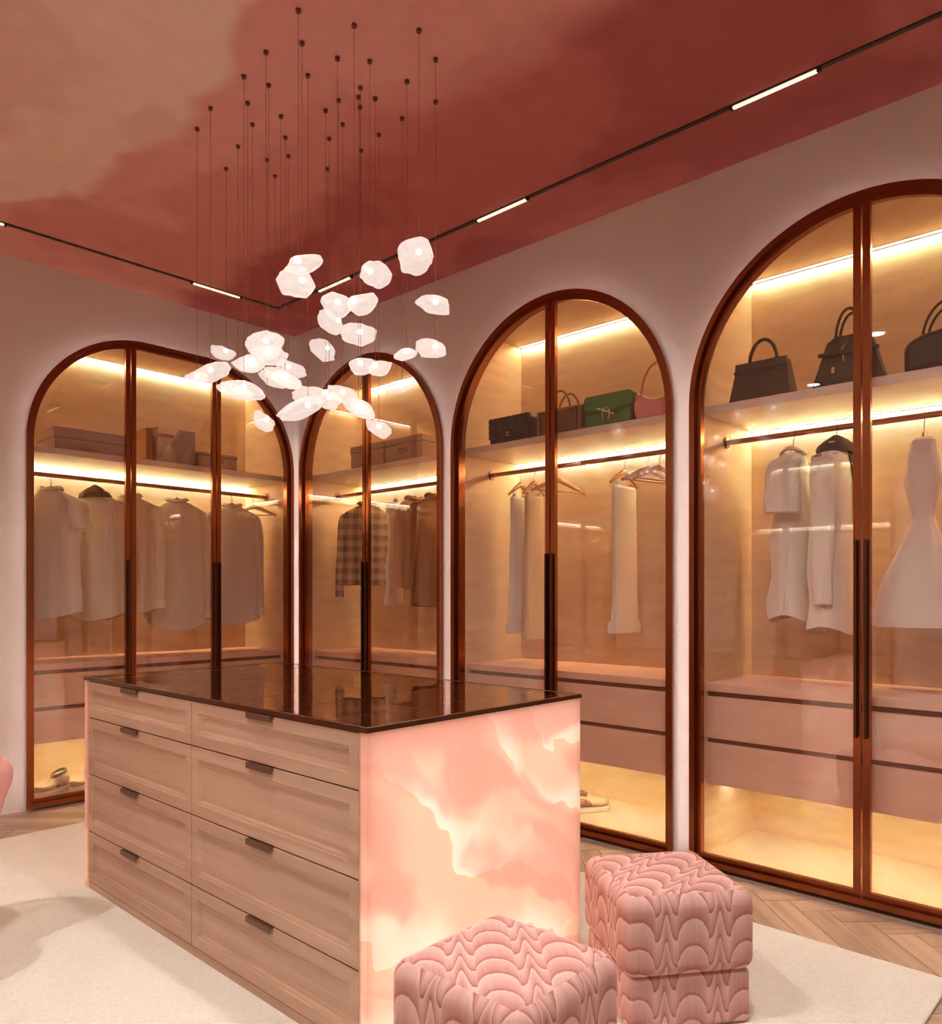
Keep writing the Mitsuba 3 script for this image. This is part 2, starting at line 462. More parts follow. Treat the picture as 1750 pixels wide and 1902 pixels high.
def wardrobe(spec, M, label, splits, R, halo=True, parts_inside=True):
    u0, u1 = spec
    t = thing('wardrobe', label, 'wardrobe', 'arched wardrobes')
    outer = arch(u0, u1, R)
    o1 = outer.buffer(-0.022)
    # casing: a front lip as wide as the arch, a body behind it
    lip = outer.difference(outer.buffer(-0.0265))
    body = o1.difference(outer.buffer(-0.0265))
    obj('casing', cat_(extrude(lip, -0.056, -0.050), extrude(body, -0.050, 0.052)), 'mat_copper', t, smooth=30, M=M)
    if halo:
        # added light strip hidden behind the lip, imitating a glow around the arch
        c = [(x, z) for x, z in o1.buffer(0.001).exterior.coords if z > 0.035]
        P = np.array(c)
        k = int(np.argmax(np.linalg.norm(np.diff(P[:, 0]).reshape(-1, 1), axis=1) * (P[:-1, 1] < 0.3)))
        ext = o1.buffer(0.001).exterior
        s = np.linspace(0, 1, 161)[:-1]
        Q = np.array([ext.interpolate(v, normalized=True).coords[0] for v in s])
        Q = np.roll(Q, -int(np.argmin(Q[:, 1] + 0.001 * (Q[:, 0]))), axis=0)
        cen = np.array([(u0 + u1) / 2, 1.6])
        V, F = [], []
        for a in range(len(Q)):
            b = (a + 1) % len(Q)
            if Q[a, 1] < 0.06 and Q[b, 1] < 0.06:
                continue
            n = len(V)
            V += [(Q[a, 0], -0.0495, Q[a, 1]), (Q[b, 0], -0.0495, Q[b, 1]), (Q[b, 0], -0.0405, Q[b, 1]), (Q[a, 0], -0.0405, Q[a, 1])]
            fn_ = np.cross(np.subtract(V[n + 1], V[n]), np.subtract(V[n + 2], V[n]))
            out = np.array([Q[a, 0] - cen[0], 0, Q[a, 1] - cen[1]])
            f = [(n, n + 1, n + 2), (n, n + 2, n + 3)]
            if np.dot(fn_, out) < 0:
                f = [x[::-1] for x in f]
            F += f
        m = trimesh.Trimesh(np.array(V), np.array(F), process=False)
        obj('added_halo_strip', m, 'mat_white_led', t, M=M, emitter=emit(np.array([1.0, 0.93, 0.92]) * L_ADDED_HALO, 3.0))
    # glazed doors
    inner = outer.buffer(-0.0275)
    edges = [u0 - 1] + list(splits) + [u1 + 1]
    for k in range(len(edges) - 1):
        dp = inner.intersection(sg.box(edges[k] + (0.0035 if k else 0), -1, edges[k + 1] - (0.0035 if k < len(edges) - 2 else 0), 9))
        last = len(edges) - 2
        gl = dp.buffer(-0.022, join_style='mitre').intersection(sg.box(edges[k] + (0.034 if k else 0), -1, edges[k + 1] - (0.034 if k < last else 0), 9))
        dk = obj('door', extrude(dp.difference(gl), -0.032, -0.006), 'mat_copper', t, smooth=30, M=M)
        obj('pane', sheet(gl.buffer(0.004), -0.019), 'mat_glass', dk, M=M, label='clear bronze-tinted glass pane')
        # a long pull at the meeting stile
        e = edges[k + 1] - 0.019 if k < len(edges) - 2 else edges[k] + 0.019
        obj('handle', rbox(e - 0.006, e + 0.006, -0.055, -0.030, 0.72, 1.56, 0.004, 2), 'mat_bronze', dk, smooth=40, M=M, label='long dark pull bar')
    # carcass
    a, b = u0 + 0.024, u1 - 0.024
    obj('back_panel', box(a - 0.02, b + 0.02, D, D + 0.02, 0.0, ZT + 0.03), 'mat_niche', t, M=M)
    obj('side_panel', box(a - 0.02, a, 0.052, D, 0.0, ZT + 0.03), 'mat_niche', t, M=M)
    obj('side_panel', box(b, b + 0.02, 0.052, D, 0.0, ZT + 0.03), 'mat_niche', t, M=M)
    obj('top_panel', box(a, b, 0.052, D, ZT + 0.006, ZT + 0.03), 'mat_niche', t, M=M)
    obj('bottom_panel', box(a, b, 0.003, D, -0.005, 0.036), 'mat_niche', t, M=M)
    obj('shelf', rbox(a, b, 0.065, D, 2.222, 2.264, 0.004, 2), 'mat_shelf', t, smooth=40, M=M, label='pale lacquered shelf')
    # light strips: niche top, under the shelf, under the drawers; each shines down
    def strip(z, w0, w1, lev, wt):
        v = np.array([(a + 0.01, w0, z), (b - 0.01, w0, z), (b - 0.01, w1, z), (a + 0.01, w1, z)])
        return obj('light_strip', trimesh.Trimesh(v, [(0, 2, 1), (0, 3, 2)] if True else None, process=False), 'mat_white_led', t, M=M, emitter=emit(WARM * lev, wt))
    strip(ZT + 0.003, D - 0.035, D - 0.010, L_NICHE, 5.0)
    strip(2.2205, D - 0.040, D - 0.012, L_SHELF, 5.0)
    strip(0.384, 0.30, 0.33, L_FLOOR, 3.0)
    # drawers
    obj('drawer_top', rbox(a, b, 0.072, D, 0.846, 0.886, 0.003, 2), 'mat_niche_drawer', t, smooth=40, M=M)
    obj('drawer_carcass', box(a, b, 0.108, D, 0.386, 0.846), 'mat_groove', t, M=M)
    ed = [a] + list(splits) + [b]
    for k in range(len(ed) - 1):
        for z0, z1 in ((0.613, 0.820), (0.385, 0.588)):
            obj('drawer', rbox(ed[k] + (0.0015 if k else 0), ed[k + 1] - (0.0015 if k < len(ed) - 2 else 0), 0.080, 0.112, z0, z1, 0.002, 1), 'mat_niche_drawer', t, smooth=40, M=M)
    # hanging rail
    rail = obj('hanging_rail', tube([(a, 0.31, 2.118), (b, 0.31, 2.118)], 0.0135, 14), 'mat_rail', t, smooth=40, M=M, label='copper hanging rail')
    for e in (a + 0.004, b - 0.004):
        obj('flange', tube([(e - 0.004, 0.31, 2.118), (e + 0.004, 0.31, 2.118)], 0.03, 18), 'mat_bronze', rail, smooth=40, M=M)
    return t


wardrobe(RIGHT[0], frame_right(), 'arched glass wardrobe with the three dark handbags, nearest on the right wall', [1.0419], (RIGHT[0][1] - RIGHT[0][0]) / 2 - 1e-4)
wardrobe(RIGHT[1], frame_right(), 'arched glass wardrobe with the green and pink handbags on its shelf', [2.6917], (RIGHT[1][1] - RIGHT[1][0]) / 2 - 1e-4)
wardrobe(RIGHT[2], frame_right(), 'arched glass wardrobe with the plaid jacket, next to the room corner', [4.3353], (RIGHT[2][1] - RIGHT[2][0]) / 2 - 1e-4)
wardrobe(BACK, frame_back(), 'wide flat-topped arched wardrobe with three glass doors on the end wall', [2.2645, 2.8885], 0.75)
wardrobe(BACK2, frame_back(), 'wide arched wardrobe on the end wall beyond the left edge of the picture', [-1.06, -0.425], 0.75, halo=False)
wardrobe(LEFTW, frame_left(), 'wide arched wardrobe on the wall opposite, seen only as a reflection', [3.24, 3.88], 0.75, halo=False)

# ------------------------------------------------------------------ ceiling track with linear lamps, unseen ceiling lamps
TX, TY = 3.1395, 4.8205
TXL, TYF = XL + 0.435, YF + 0.44
trk = thing('ceiling_track', 'thin black light track running round the ceiling close to the walls', 'track')
tw = 0.011
for x0, x1, y0, y1 in ((TX - tw, TX + tw, TYF, TY + tw), (TXL, TX - tw, TY - tw, TY + tw), (TXL - tw, TXL + tw, TYF, TY + tw), (TXL + tw, TX - tw, TYF - tw, TYF + tw)):
    obj('rail', box(x0, x1, y0, y1, H - 0.006, H), 'mat_black', trk)


def track_lamp(x0, x1, y0, y1, label, group=None):
    k = thing('track_lamp', label, 'lamp', group)
    m = rbox(x0, x1, y0, y1, H - 0.017, H - 0.0062, 0.004, 1)
    obj('diffuser', m, 'mat_white_led', k, smooth=40, emitter=emit(np.array([1.0, 0.70, 0.47]) * L_TRACK, 2.0))
    e = 0.012
    if x1 - x0 > y1 - y0:
        for q in (x0 - e, x1):
            obj('end_cap', box(q, q + e, y0, y1, H - 0.017, H - 0.006), 'mat_black', k)
    else:
        for q in (y0 - e, y1):
            obj('end_cap', box(x0, x1, q, q + e, H - 0.017, H - 0.006), 'mat_black', k)


lw = 0.009
names_r = ['glowing linear lamp in the ceiling track nearest the upper right corner of the picture', 'glowing linear lamp in the ceiling track above the arch with the green handbag',
           'glowing linear lamp in the right track arm nearest the room corner, partly behind the pendants']
for i, yc in enumerate((1.2555, 2.7075, 4.160)):
    track_lamp(TX - lw, TX + lw, yc - 0.171, yc + 0.171, names_r[i])
names_b = ['glowing linear lamp in the track along the end wall, left of its corner', 'glowing linear lamp in the end wall track cut by the left edge of the picture']
for i, xc in enumerate((2.662, 1.215)):
    track_lamp(xc - 0.171, xc + 0.171, TY - lw, TY + lw, names_b[i])
for x, y in ((TX, -0.2), (TX, -1.65), (TXL, 4.0), (TXL, 2.55), (TXL, 1.1), (TXL, -0.35)):
    track_lamp(x - lw, x + lw, y - 0.171, y + 0.171, 'glowing linear lamp in the ceiling track outside the picture', 'track lamps outside the picture')
for x in (-0.24, -1.69):
    track_lamp(x - 0.171, x + 0.171, TY - lw, TY + lw, 'glowing linear lamp in the ceiling track outside the picture', 'track lamps outside the picture')

for x, y in UNSEEN_LAMPS:  # out of view, placed to light the rug and ottomans from above
    k = thing('unseen_ceiling_lamp', 'round recessed ceiling lamp out of view, placed to light the room', 'lamp', 'unseen ceiling lamps outside the picture')
    obj('trim_ring', revolve([(0.0635, H + 0.07), (0.0635, H - 0.004), (0.082, H - 0.004), (0.084, H - 0.0005), (0.0638, H - 0.0005)], 28, False), 'mat_black', k, smooth=30, M=place(x, y, 0))
    a = np.arange(24) * 2 * PI / 24
    v = np.vstack([np.stack([x + 0.06 * np.cos(a), y + 0.06 * np.sin(a), np.full(24, H + 0.030)], 1), [[x, y, H + 0.030]]])
    f = [(24, (i + 1) % 24, i) for i in range(24)]
    obj('lens', trimesh.Trimesh(v, f, process=False), 'mat_white_led', k, emitter=emit(SOFT * L_UNSEEN_LAMP, 4.0))

# ------------------------------------------------------------------ rug
RZ = 0.012
single('rug', rbox(-2.2, 3.066, 0.615, 4.715, 0.0005, RZ, 0.005, 2), 'mat_rug', 'large cream wool rug under the island and the two ottomans', 'rug', smooth=40)

# ------------------------------------------------------------------ island
IX0, IX1, IY0, IY1, IT = 1.3833, 2.4021, 1.6844, 3.6771, 0.958
PT = 0.036
isl = thing('island', 'wardrobe island of oak drawers with glowing pink onyx ends and a bronze glass top', 'island')
obj('carcass', box(IX0 + 0.02, IX1 - 0.02, IY0 + PT + 0.002, IY1 - PT - 0.002, RZ + 0.03, 0.80), 'mat_oak_dark', isl)
obj('plinth', box(IX0 + 0.004, IX1 - 0.004, IY0 + PT, IY1 - PT, RZ, 0.043), 'mat_oak', isl, label='oak plinth')
for s, (ya, yb) in enumerate(((IY0, IY0 + PT), (IY1 - PT, IY1))):
    # onyx shell: a face and its four returns, lit from inside
    if s == 0:
        v = [(IX0, ya, RZ), (IX1, ya, RZ), (IX1, ya, 0.944), (IX0, ya, 0.944), (IX0, yb, RZ), (IX1, yb, RZ), (IX1, yb, 0.944), (IX0, yb, 0.944)]
        f = [(0, 1, 2, 3), (4, 0, 3, 7), (1, 5, 6, 2), (3, 2, 6, 7)]
    else:
        v = [(IX0, yb, RZ), (IX1, yb, RZ), (IX1, yb, 0.944), (IX0, yb, 0.944), (IX0, ya, RZ), (IX1, ya, RZ), (IX1, ya, 0.944), (IX0, ya, 0.944)]
        f = [(1, 0, 3, 2), (0, 4, 7, 3), (5, 1, 2, 6), (2, 3, 7, 6)]
    f = np.array(f)
    m = trimesh.Trimesh(np.array(v), np.vstack([f[:, [0, 1, 2]], f[:, [0, 2, 3]]]), process=False)
    op = obj('onyx_panel', m, 'mat_onyx', isl, label='backlit pink and cream onyx slab')
    yy = yb - 0.004 if s == 0 else ya + 0.004
    v = np.array([(IX0 + 0.006, yy, RZ + 0.01), (IX1 - 0.006, yy, RZ + 0.01), (IX1 - 0.006, yy, 0.938), (IX0 + 0.006, yy, 0.938)])
    f = [(0, 1, 2), (0, 2, 3)] if s == 0 else [(0, 2, 1), (0, 3, 2)]
    obj('light_panel', trimesh.Trimesh(v, f, process=False), 'mat_white_led', op, emitter=emit(np.array([1.0, 0.86, 0.74]) * L_ONYX, 1.5))


def shaker(y0, y1, z0, z1, x, t=0.02, m=0.042, bev=0.016, dep=0.011):
    """A drawer front facing -x with a recessed panel."""
    def rect(i, d):
        return [(x + d, y0 + i, z0 + i), (x + d, y1 - i, z0 + i), (x + d, y1 - i, z1 - i), (x + d, y0 + i, z1 - i)]
    rings = [rect(0.0, t), rect(0.0, 0.0015), rect(0.0015, 0.0), rect(m, 0.0), rect(m + 0.003, 0.004), rect(m + 0.009, 0.005), rect(m + bev, dep), rect(m + bev + 0.004, dep)]
    V = np.array(rings).reshape(-1, 3)
    F = []
    for k in range(len(rings) - 1):
        for j in range(4):
            a, b = k * 4 + j, k * 4 + (j + 1) % 4
            F += [(a, a + 4, b + 4), (a, b + 4, b)]
    k = (len(rings) - 1) * 4
    F += [(k, k + 2, k + 1), (k, k + 3, k + 2), (0, 1, 2), (0, 2, 3)]
    m_ = trimesh.Trimesh(V, np.array(F), process=False)
    if m_.volume < 0:
        m_.invert()
    return m_


ycuts = [(IY0 + PT + 0.002, 2.6875), (2.6915, IY1 - PT - 0.002)]
zcuts = [(0.779, 0.940), (0.527, 0.775), (0.271, 0.523), (0.046, 0.267)]
for ci, (y0, y1) in enumerate(ycuts):
    for z0, z1 in zcuts:
        dk = obj('drawer', shaker(y0, y1, z0, z1, IX0 + 0.001), 'mat_oak', isl)
        yc = 2.226 if ci == 0 else 3.200
        h = cat_(rbox(IX0 - 0.012, IX0 - 0.009, yc - 0.073, yc + 0.073, z1 - 0.018, z1 - 0.001, 0.0015, 1),
                 rbox(IX0 - 0.012, IX0 + 0.012, yc - 0.073, yc + 0.073, z1 - 0.002, z1 + 0.0012, 0.001, 1))
        obj('handle', h, 'mat_handle', dk, smooth=40, label='dark bronze tab pull')
    # the far long side, the same fronts mirrored
for y0, y1 in ycuts:
    for z0, z1 in zcuts:
        m = shaker(y0, y1, z0, z1, 0.0)
        m.apply_transform(np.diag([-1, 1, 1, 1.0]))
        m.apply_translation((IX1 - 0.001, 0, 0))
        obj('drawer', m, 'mat_oak', isl)
# display tray under the glass top
tray = obj('display_tray', cat_(box(IX0 + 0.022, IX1 - 0.022, IY0 + PT + 0.004, IY1 - PT - 0.004, 0.84, 0.85),
                                box(IX0 + 0.021, IX0 + 0.03, IY0 + PT + 0.004, IY1 - PT - 0.004, 0.80, 0.942), box(IX1 - 0.03, IX1 - 0.021, IY0 + PT + 0.004, IY1 - PT - 0.004, 0.80, 0.942),
                                box(IX0 + 0.03, IX1 - 0.03, IY0 + PT + 0.004, IY0 + PT + 0.012, 0.80, 0.942), box(IX0 + 0.03, IX1 - 0.03, IY1 - PT - 0.012, IY1 - PT - 0.004, 0.80, 0.942)), 'mat_tray', isl, label='brown display tray')
for yd in np.linspace(IY0 + 0.36, IY1 - 0.36, 5):
    obj('divider', box(IX0 + 0.03, IX1 - 0.03, yd - 0.005, yd + 0.005, 0.85, 0.925), 'mat_tray_light', tray)
for xd in ():
    obj('divider', box(xd - 0.005, xd + 0.005, IY0 + 0.05, IY1 - 0.05, 0.85, 0.915), 'mat_tray_light', tray)
tr = sg.box(IX0 - 0.004, IY0 - 0.004, IX1 + 0.004, IY1 + 0.004)
top = obj('countertop', prism(tr.difference(tr.buffer(-0.016, join_style='mitre')), 0.9435, IT), 'mat_bronze', isl, label='bronze glass top with a dark edge')
g = sg.box(IX0 + 0.008, IY0 + 0.008, IX1 - 0.008, IY1 - 0.008)
v, f = trimesh.creation.triangulate_polygon(g, engine='earcut')
obj('pane', trimesh.Trimesh(np.column_stack([v, np.full(len(v), IT - 0.0005)]), f, process=False), 'mat_counter_glass', top)

# ------------------------------------------------------------------ ottomans
def ottoman(cx, cy, rot, du, label):
    k = thing('ottoman', label, 'ottoman')
    mn = 'mat_scallop_' + k
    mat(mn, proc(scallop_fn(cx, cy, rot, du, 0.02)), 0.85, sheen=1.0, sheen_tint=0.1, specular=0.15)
    s = 0.212
    m = rbox(-s, s, -s, s, 0.172, 0.42, 0.045, 7)
    v = m.vertices.copy()
    up = np.clip((v[:, 2] - 0.37) / 0.05, 0, 1)
    v[:, 2] += 0.012 * up * np.clip(1 - (np.abs(v[:, :2]) / s).max(1) ** 2, 0, 1)
    m.vertices = v
    # finer top so that the crown is smooth
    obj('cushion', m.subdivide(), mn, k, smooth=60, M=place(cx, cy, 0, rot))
    b = s - 0.014
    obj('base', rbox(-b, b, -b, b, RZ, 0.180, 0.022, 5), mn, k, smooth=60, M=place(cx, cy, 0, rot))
    return k


ottoman(1.492, 1.272, math.radians(1.0), 0.03, 'square scallop-patterned ottoman in front of the onyx end, nearer the camera')
ottoman(2.300, 1.280, math.radians(-37.0), 0.0, 'square scallop-patterned ottoman to the right of the island, turned towards the wardrobes')

# ------------------------------------------------------------------ armchair at the left edge
def armchair(cx, cy, rot):
    k = thing('armchair', 'pink velvet tub chair cut by the left edge of the picture', 'chair')
    M = place(cx, cy, 0, rot)
    n = 40
    rings = []
    ang = np.linspace(-118, 118, n)
    for a in ang:
        t = math.radians(a)
        c, s = math.cos(t), math.sin(t)
        e = abs(a) / 118.0
        hb = 0.80 - 0.10 * e ** 3
        prof = [(0.255, 0.30), (0.275, 0.42), (0.318, 0.60), (0.345, hb - 0.07), (0.35, hb - 0.02), (0.335, hb), (0.30, hb + 0.004), (0.268, hb - 0.012), (0.258, hb - 0.06), (0.238, 0.60), (0.205, 0.44), (0.195, 0.30)]
        rings.append([(r * c, r * s, z) for r, z in prof])
    obj('backrest', loft(np.array(rings)).subdivide_loop(2), 'mat_velvet', k, smooth=True, M=M)
    obj('seat', revolve([(0.16, 0.27), (0.185, 0.28), (0.192, 0.33), (0.195, 0.42), (0.19, 0.455), (0.13, 0.468), (0.01, 0.47)], 40), 'mat_velvet', k, smooth=50, M=M)
    for sx in (-1, 1):
        for sy in (-1, 1):
            obj('leg', tube([(sx * 0.10, sy * 0.10, 0.29), (sx * 0.13, sy * 0.13, RZ + 0.003)], [0.018, 0.010], 12), 'mat_bronze', k, smooth=40, M=M)
    return k


CHX, CHY = 0.855, 2.895
armchair(CHX - 0.345 * 0.682, CHY + 0.345 * 0.731, math.radians(128))

# ------------------------------------------------------------------ pendants
# per lamp: where its cord leaves the ceiling (x, y); centre of its glass (x, y, z); half width, half height, tilt
PEND = [(1.683,3.218,1.680,3.220,2.275,0.053,0.045,-20),(1.650,3.039,1.653,3.035,2.262,0.080,0.050,-18),(1.935,3.416,1.925,3.428,2.488,0.062,0.041,15),(1.876,3.206,1.867,3.215,2.253,0.089,0.045,18),(1.638,2.756,1.638,2.756,2.137,0.091,0.047,18),(1.737,2.893,1.739,2.891,2.291,0.065,0.048,-15),(1.831,3.010,1.831,3.010,2.326,0.057,0.042,-15),(2.027,3.205,2.014,3.219,2.141,0.054,0.054,40),(1.622,2.572,1.619,2.576,2.274,0.072,0.059,5),(1.734,2.730,1.739,2.725,2.288,0.077,0.051,10),(2.132,3.300,2.128,3.304,2.379,0.084,0.046,22),(1.883,2.870,1.886,2.866,2.257,0.088,0.048,22),(1.984,2.989,1.981,2.992,2.290,0.077,0.043,22),(2.078,3.104,2.087,3.095,2.379,0.073,0.043,20),(1.687,2.432,1.674,2.445,2.483,0.076,0.061,5),(1.807,2.566,1.790,2.585,2.064,0.098,0.052,-22),(1.583,2.305,1.598,2.289,2.485,0.067,0.040,-15),(1.990,2.698,1.942,2.751,2.172,0.072,0.038,5),(2.268,3.060,2.253,3.076,2.501,0.070,0.070,45),(2.123,2.852,2.122,2.854,2.200,0.062,0.045,0),(1.985,2.602,1.964,2.624,2.452,0.057,0.060,40),(1.827,2.402,1.825,2.405,2.434,0.062,0.057,0),(2.099,2.722,2.100,2.721,2.199,0.074,0.053,20),(2.074,2.573,2.073,2.574,2.419,0.075,0.060,10),(2.028,2.525,2.032,2.521,2.094,0.063,0.050,30),(1.996,2.473,1.997,2.473,2.251,0.059,0.048,-12),(1.762,2.219,1.780,2.200,2.373,0.061,0.053,-20),(2.281,2.821,2.285,2.816,2.176,0.059,0.047,30),(1.921,2.324,1.940,2.304,2.557,0.064,0.071,10),(2.255,2.666,2.255,2.666,2.064,0.068,0.046,25),(2.081,2.483,2.096,2.466,2.262,0.051,0.044,-15),(2.247,2.502,2.242,2.507,2.223,0.069,0.036,-15),(2.098,2.307,2.093,2.311,2.287,0.047,0.033,-10),(1.938,2.067,1.927,2.079,2.560,0.070,0.071,0),(2.266,2.316,2.252,2.330,2.346,0.065,0.051,15),(2.087,2.133,2.084,2.136,2.436,0.074,0.046,15)]
ORD = ['first', 'second', 'third', 'fourth', 'fifth', 'sixth', 'seventh', 'eighth', 'ninth', 'tenth', 'eleventh', 'twelfth', 'thirteenth', 'fourteenth', 'fifteenth', 'sixteenth', 'seventeenth', 'eighteenth']
ico = trimesh.creation.icosphere(subdivisions=4)
for i, (cx, cy, lx, ly, lz, hw, hh, tilt) in enumerate(PEND):
    n = len(PEND)
    size = 'broad' if hw > 0.075 else ('small' if hw < 0.06 else 'mid-sized')
    form = 'round' if hh > 0.8 * hw else 'flattened'
    rank = f'{ORD[i]} from the left' if i < n // 2 else (f'{ORD[n - 1 - i]} from the right' if n - 1 - i else 'rightmost')
    if i == 0:
        rank = 'leftmost'
    k = thing('pendant_lamp', f'{size} {form} frosted glass pebble pendant, {rank} of the hanging cluster', 'pendant lamp', 'glass pebble pendants')
    v = ico.vertices.copy()
    nz = meshkit.fbm(v * 1.5 + 11.3 * i, 2, seed=i) - 0.5
    fc = meshkit.noise(v * 3.0 + 5.1 * i, seed=i + 50) - 0.5
    v = v * (1 + 0.50 * nz + 0.16 * fc)[:, None]
    rl = np.random.default_rng(i + 3)
    # a few cut planes give the blown glass its facets and squared shoulders
    for c in range(5):
        d = rl.normal(size=3)
        d[1] *= 0.5
        d /= np.linalg.norm(d)
        lim = rl.uniform(0.72, 0.95)
        s = v @ d
        v = v - np.clip(s - lim, 0, None)[:, None] * d[None, :] * 0.8
    v = v / np.abs(v).max(0) * np.array([1.0, 1.0, 1.0])
    c, s = math.cos(math.radians(tilt)), math.sin(math.radians(tilt))
    long_, short = hw, hh
    if abs(tilt) > 25:
        long_, short = max(hw, hh) * 1.12, min(hw, hh) * 0.72
    elif abs(tilt) > 8:
        long_, short = hw * 1.03, hh * 0.78
    v = v * np.array([long_, max(0.6 * long_, 0.8 * short), short])
    v = np.stack([v[:, 0] * c + v[:, 2] * s, v[:, 1], -v[:, 0] * s + v[:, 2] * c], 1)
    m = trimesh.Trimesh(v, ico.faces, process=False)
    M = place(lx, ly, lz, -YAW)
    obj('shade', m, 'mat_shade', k, smooth=True, M=M, emitter=emit(np.array([1.0, 0.88, 0.80]) * L_SHADE, 0.35), label='frosted glass shade')
    bz = lz + 0.012
    b = trimesh.creation.icosphere(subdivisions=2, radius=0.0115)
    b.apply_translation((cx, cy, bz))
    obj('bulb', b, 'mat_white_led', k, smooth=True, emitter=emit(np.array([1.0, 0.93, 0.82]) * L_BULB, 0.15), label='bright bulb')
    obj('cord', tube([(cx, cy, bz + 0.010), (cx, cy, H - 0.004)], 0.0009, 5), 'mat_cord', k)
    obj('canopy', revolve([(0.004, H - 0.014), (0.0085, H - 0.012), (0.0095, H - 0.001), (0.004, H - 0.0005)], 14), 'mat_canopy', k, smooth=40, M=place(cx, cy, 0))


# ------------------------------------------------------------------ things in the wardrobes
mat('mat_hanger_wood', (0.40, 0.19, 0.09), 0.4)
mat('mat_steel', (0.55, 0.5, 0.46), 0.3, 1.0)
mat('mat_gold', (0.75, 0.5, 0.25), 0.3, 1.0)
FAB = {'white': (0.80, 0.74, 0.70), 'cream': (0.77, 0.66, 0.55), 'beige': (0.58, 0.42, 0.29), 'stone': (0.71, 0.62, 0.56), 'brown': (0.30, 0.155, 0.09), 'charcoal': (0.055, 0.045, 0.042), 'lace': (0.68, 0.56, 0.53), 'tan': (0.55, 0.34, 0.22), 'lining': (0.09, 0.055, 0.035)}
for k_, c_ in FAB.items():
    mat('mat_fabric_' + k_, c_, 0.9, sheen=0.3, specular=0.15)


def f_plaid(p, n, uv):
    a, b = (p.x * 0.55 - p.y * 0.84) / 0.075, p.z / 0.085
    sa = smoothstep(0.42, 0.5, a - dr.floor(a)) * smoothstep(1.0, 0.92, a - dr.floor(a))
    sb = smoothstep(0.42, 0.5, b - dr.floor(b)) * smoothstep(1.0, 0.92, b - dr.floor(b))
    t = 0.5 * (sa + sb)
    return mix((0.50, 0.36, 0.26), (0.13, 0.075, 0.06), 0.85 * t + 0.15 * noise(p.x * 60, p.y * 60, p.z * 60))


mat('mat_plaid', proc(f_plaid), 0.9, specular=0.15)
HUNG = 'clothes on the rails'


def hanger_mesh(bar=True, half=0.20):
    a = np.radians(np.linspace(-20, 200, 14))
    hook = [(0.0185 * math.cos(t) * 1.0, 0, 0.0185 * math.sin(t)) for t in a][::-1]
    hook = [(-0.0185, 0, -0.008)] + hook[1:-1] + [(0.0185, 0, -0.006), (0.012, 0, -0.022), (0.0, 0, -0.034), (0, 0, -0.080)]
    x = np.linspace(-1, 1, 17)
    arms = np.stack([x * half, 0 * x, -0.084 - 0.076 * np.abs(x) ** 1.1], 1)
    return tube(hook, 0.0022, 6), tube(arms, 0.005 + 0.005 * (1 - np.abs(x)), 8, flat=1.7), (tube([(-half * 0.96, 0, -0.154), (half * 0.96, 0, -0.154)], 0.005, 8) if bar else None)


def hanger(M, label, bar=True, group='coat hangers', half=0.20, wall='R'):
    k = thing('coat_hanger', label, 'hanger', group)
    hk, arms, br = hanger_mesh(bar, half)
    MH = place(*M[:3, 3], 0.0 if wall == 'R' else PI / 2)   # the hook swivels square to the rail
    obj('hook', hk, 'mat_steel', k, smooth=40, M=MH, label='thin metal hook')
    obj('arms', arms, 'mat_hanger_wood', k, smooth=40, M=M)
    if br is not None:
        obj('bar', br, 'mat_hanger_wood', k, smooth=40, M=M)
    return k


def body_mesh(prof, seed, tail=0.0, folds=0.010, n=96, nfold=6.5):
    """prof: rows (z, half width, half depth); a closed cloth body with folds growing to the hem."""
    prof = np.array(prof)
    zs = np.concatenate([np.linspace(prof[i, 0], prof[i + 1, 0], 7)[:-1] for i in range(len(prof) - 1)] + [[prof[-1, 0]]])
    s = np.arange(len(prof))
    order = np.argsort(prof[:, 0])
    A = np.interp(zs, prof[order, 0], prof[order, 1])
    B = np.interp(zs, prof[order, 0], prof[order, 2])
    t = np.arange(n) * 2 * PI / n
    R = []
    top, bot = prof[0, 0], prof[-1, 0]
    for z, a, b in zip(zs, A, B):
        g = np.clip((top - 0.06 - z) / (top - bot), 0, 1)
        cx, sy = np.cos(t), np.sin(t)
        x = a * np.sign(cx) * np.abs(cx) ** 0.75
        y = b * np.sign(sy) * np.abs(sy) ** 0.85
        w = folds * (0.25 + g) * np.sin(nfold * x / max(prof[:, 1].max(), 1e-3) + seed + 2.0 * np.sign(sy) + 2.0 * g)
        P = np.stack([x * 9, np.sign(sy) * 1.5 + 0 * x, np.full(n, z * 7)], 1)
        w = w + 0.9 * folds * (meshkit.noise(P + seed * 3.7, seed=int(seed * 10)) - 0.5) * (0.3 + g) * 2
        zz = z + tail * (x / max(a, 1e-3)) ** 2 * np.clip((g - 0.75) / 0.25, 0, 1) + 0 * x
        R.append(np.stack([x, y + w * np.abs(sy) ** 0.5 * np.sign(sy) * 0.5 + w * 0.6, zz], 1))
    return loft(np.array(R), caps=False)


def sleeve_mesh(side, half, length, r0=0.07, r1=0.045, seed=0.0, out=0.035):
    k = 14
    s = np.linspace(0, 1, k)
    x = half - 0.035 + (out + 0.035) * np.sqrt(s * 1.0) - 0.02 * s
    z = -0.158 - (length - 0.023) * s
    n = 20
    t = np.arange(n) * 2 * PI / n
    R = []
    for i in range(k):
        r = r0 + (r1 - r0) * s[i]
        rr = r * (1 + 0.10 * np.sin(3 * t + 7 * s[i] + seed))
        R.append(np.stack([side * (x[i] + 0.62 * rr * np.cos(t)), rr * 0.85 * np.sin(t) + 0.006 * math.sin(9 * s[i] + seed), z[i] + 0.35 * rr * np.cos(t) * (1 - s[i]) * -1.0], 1))
    return loft(np.array(R))


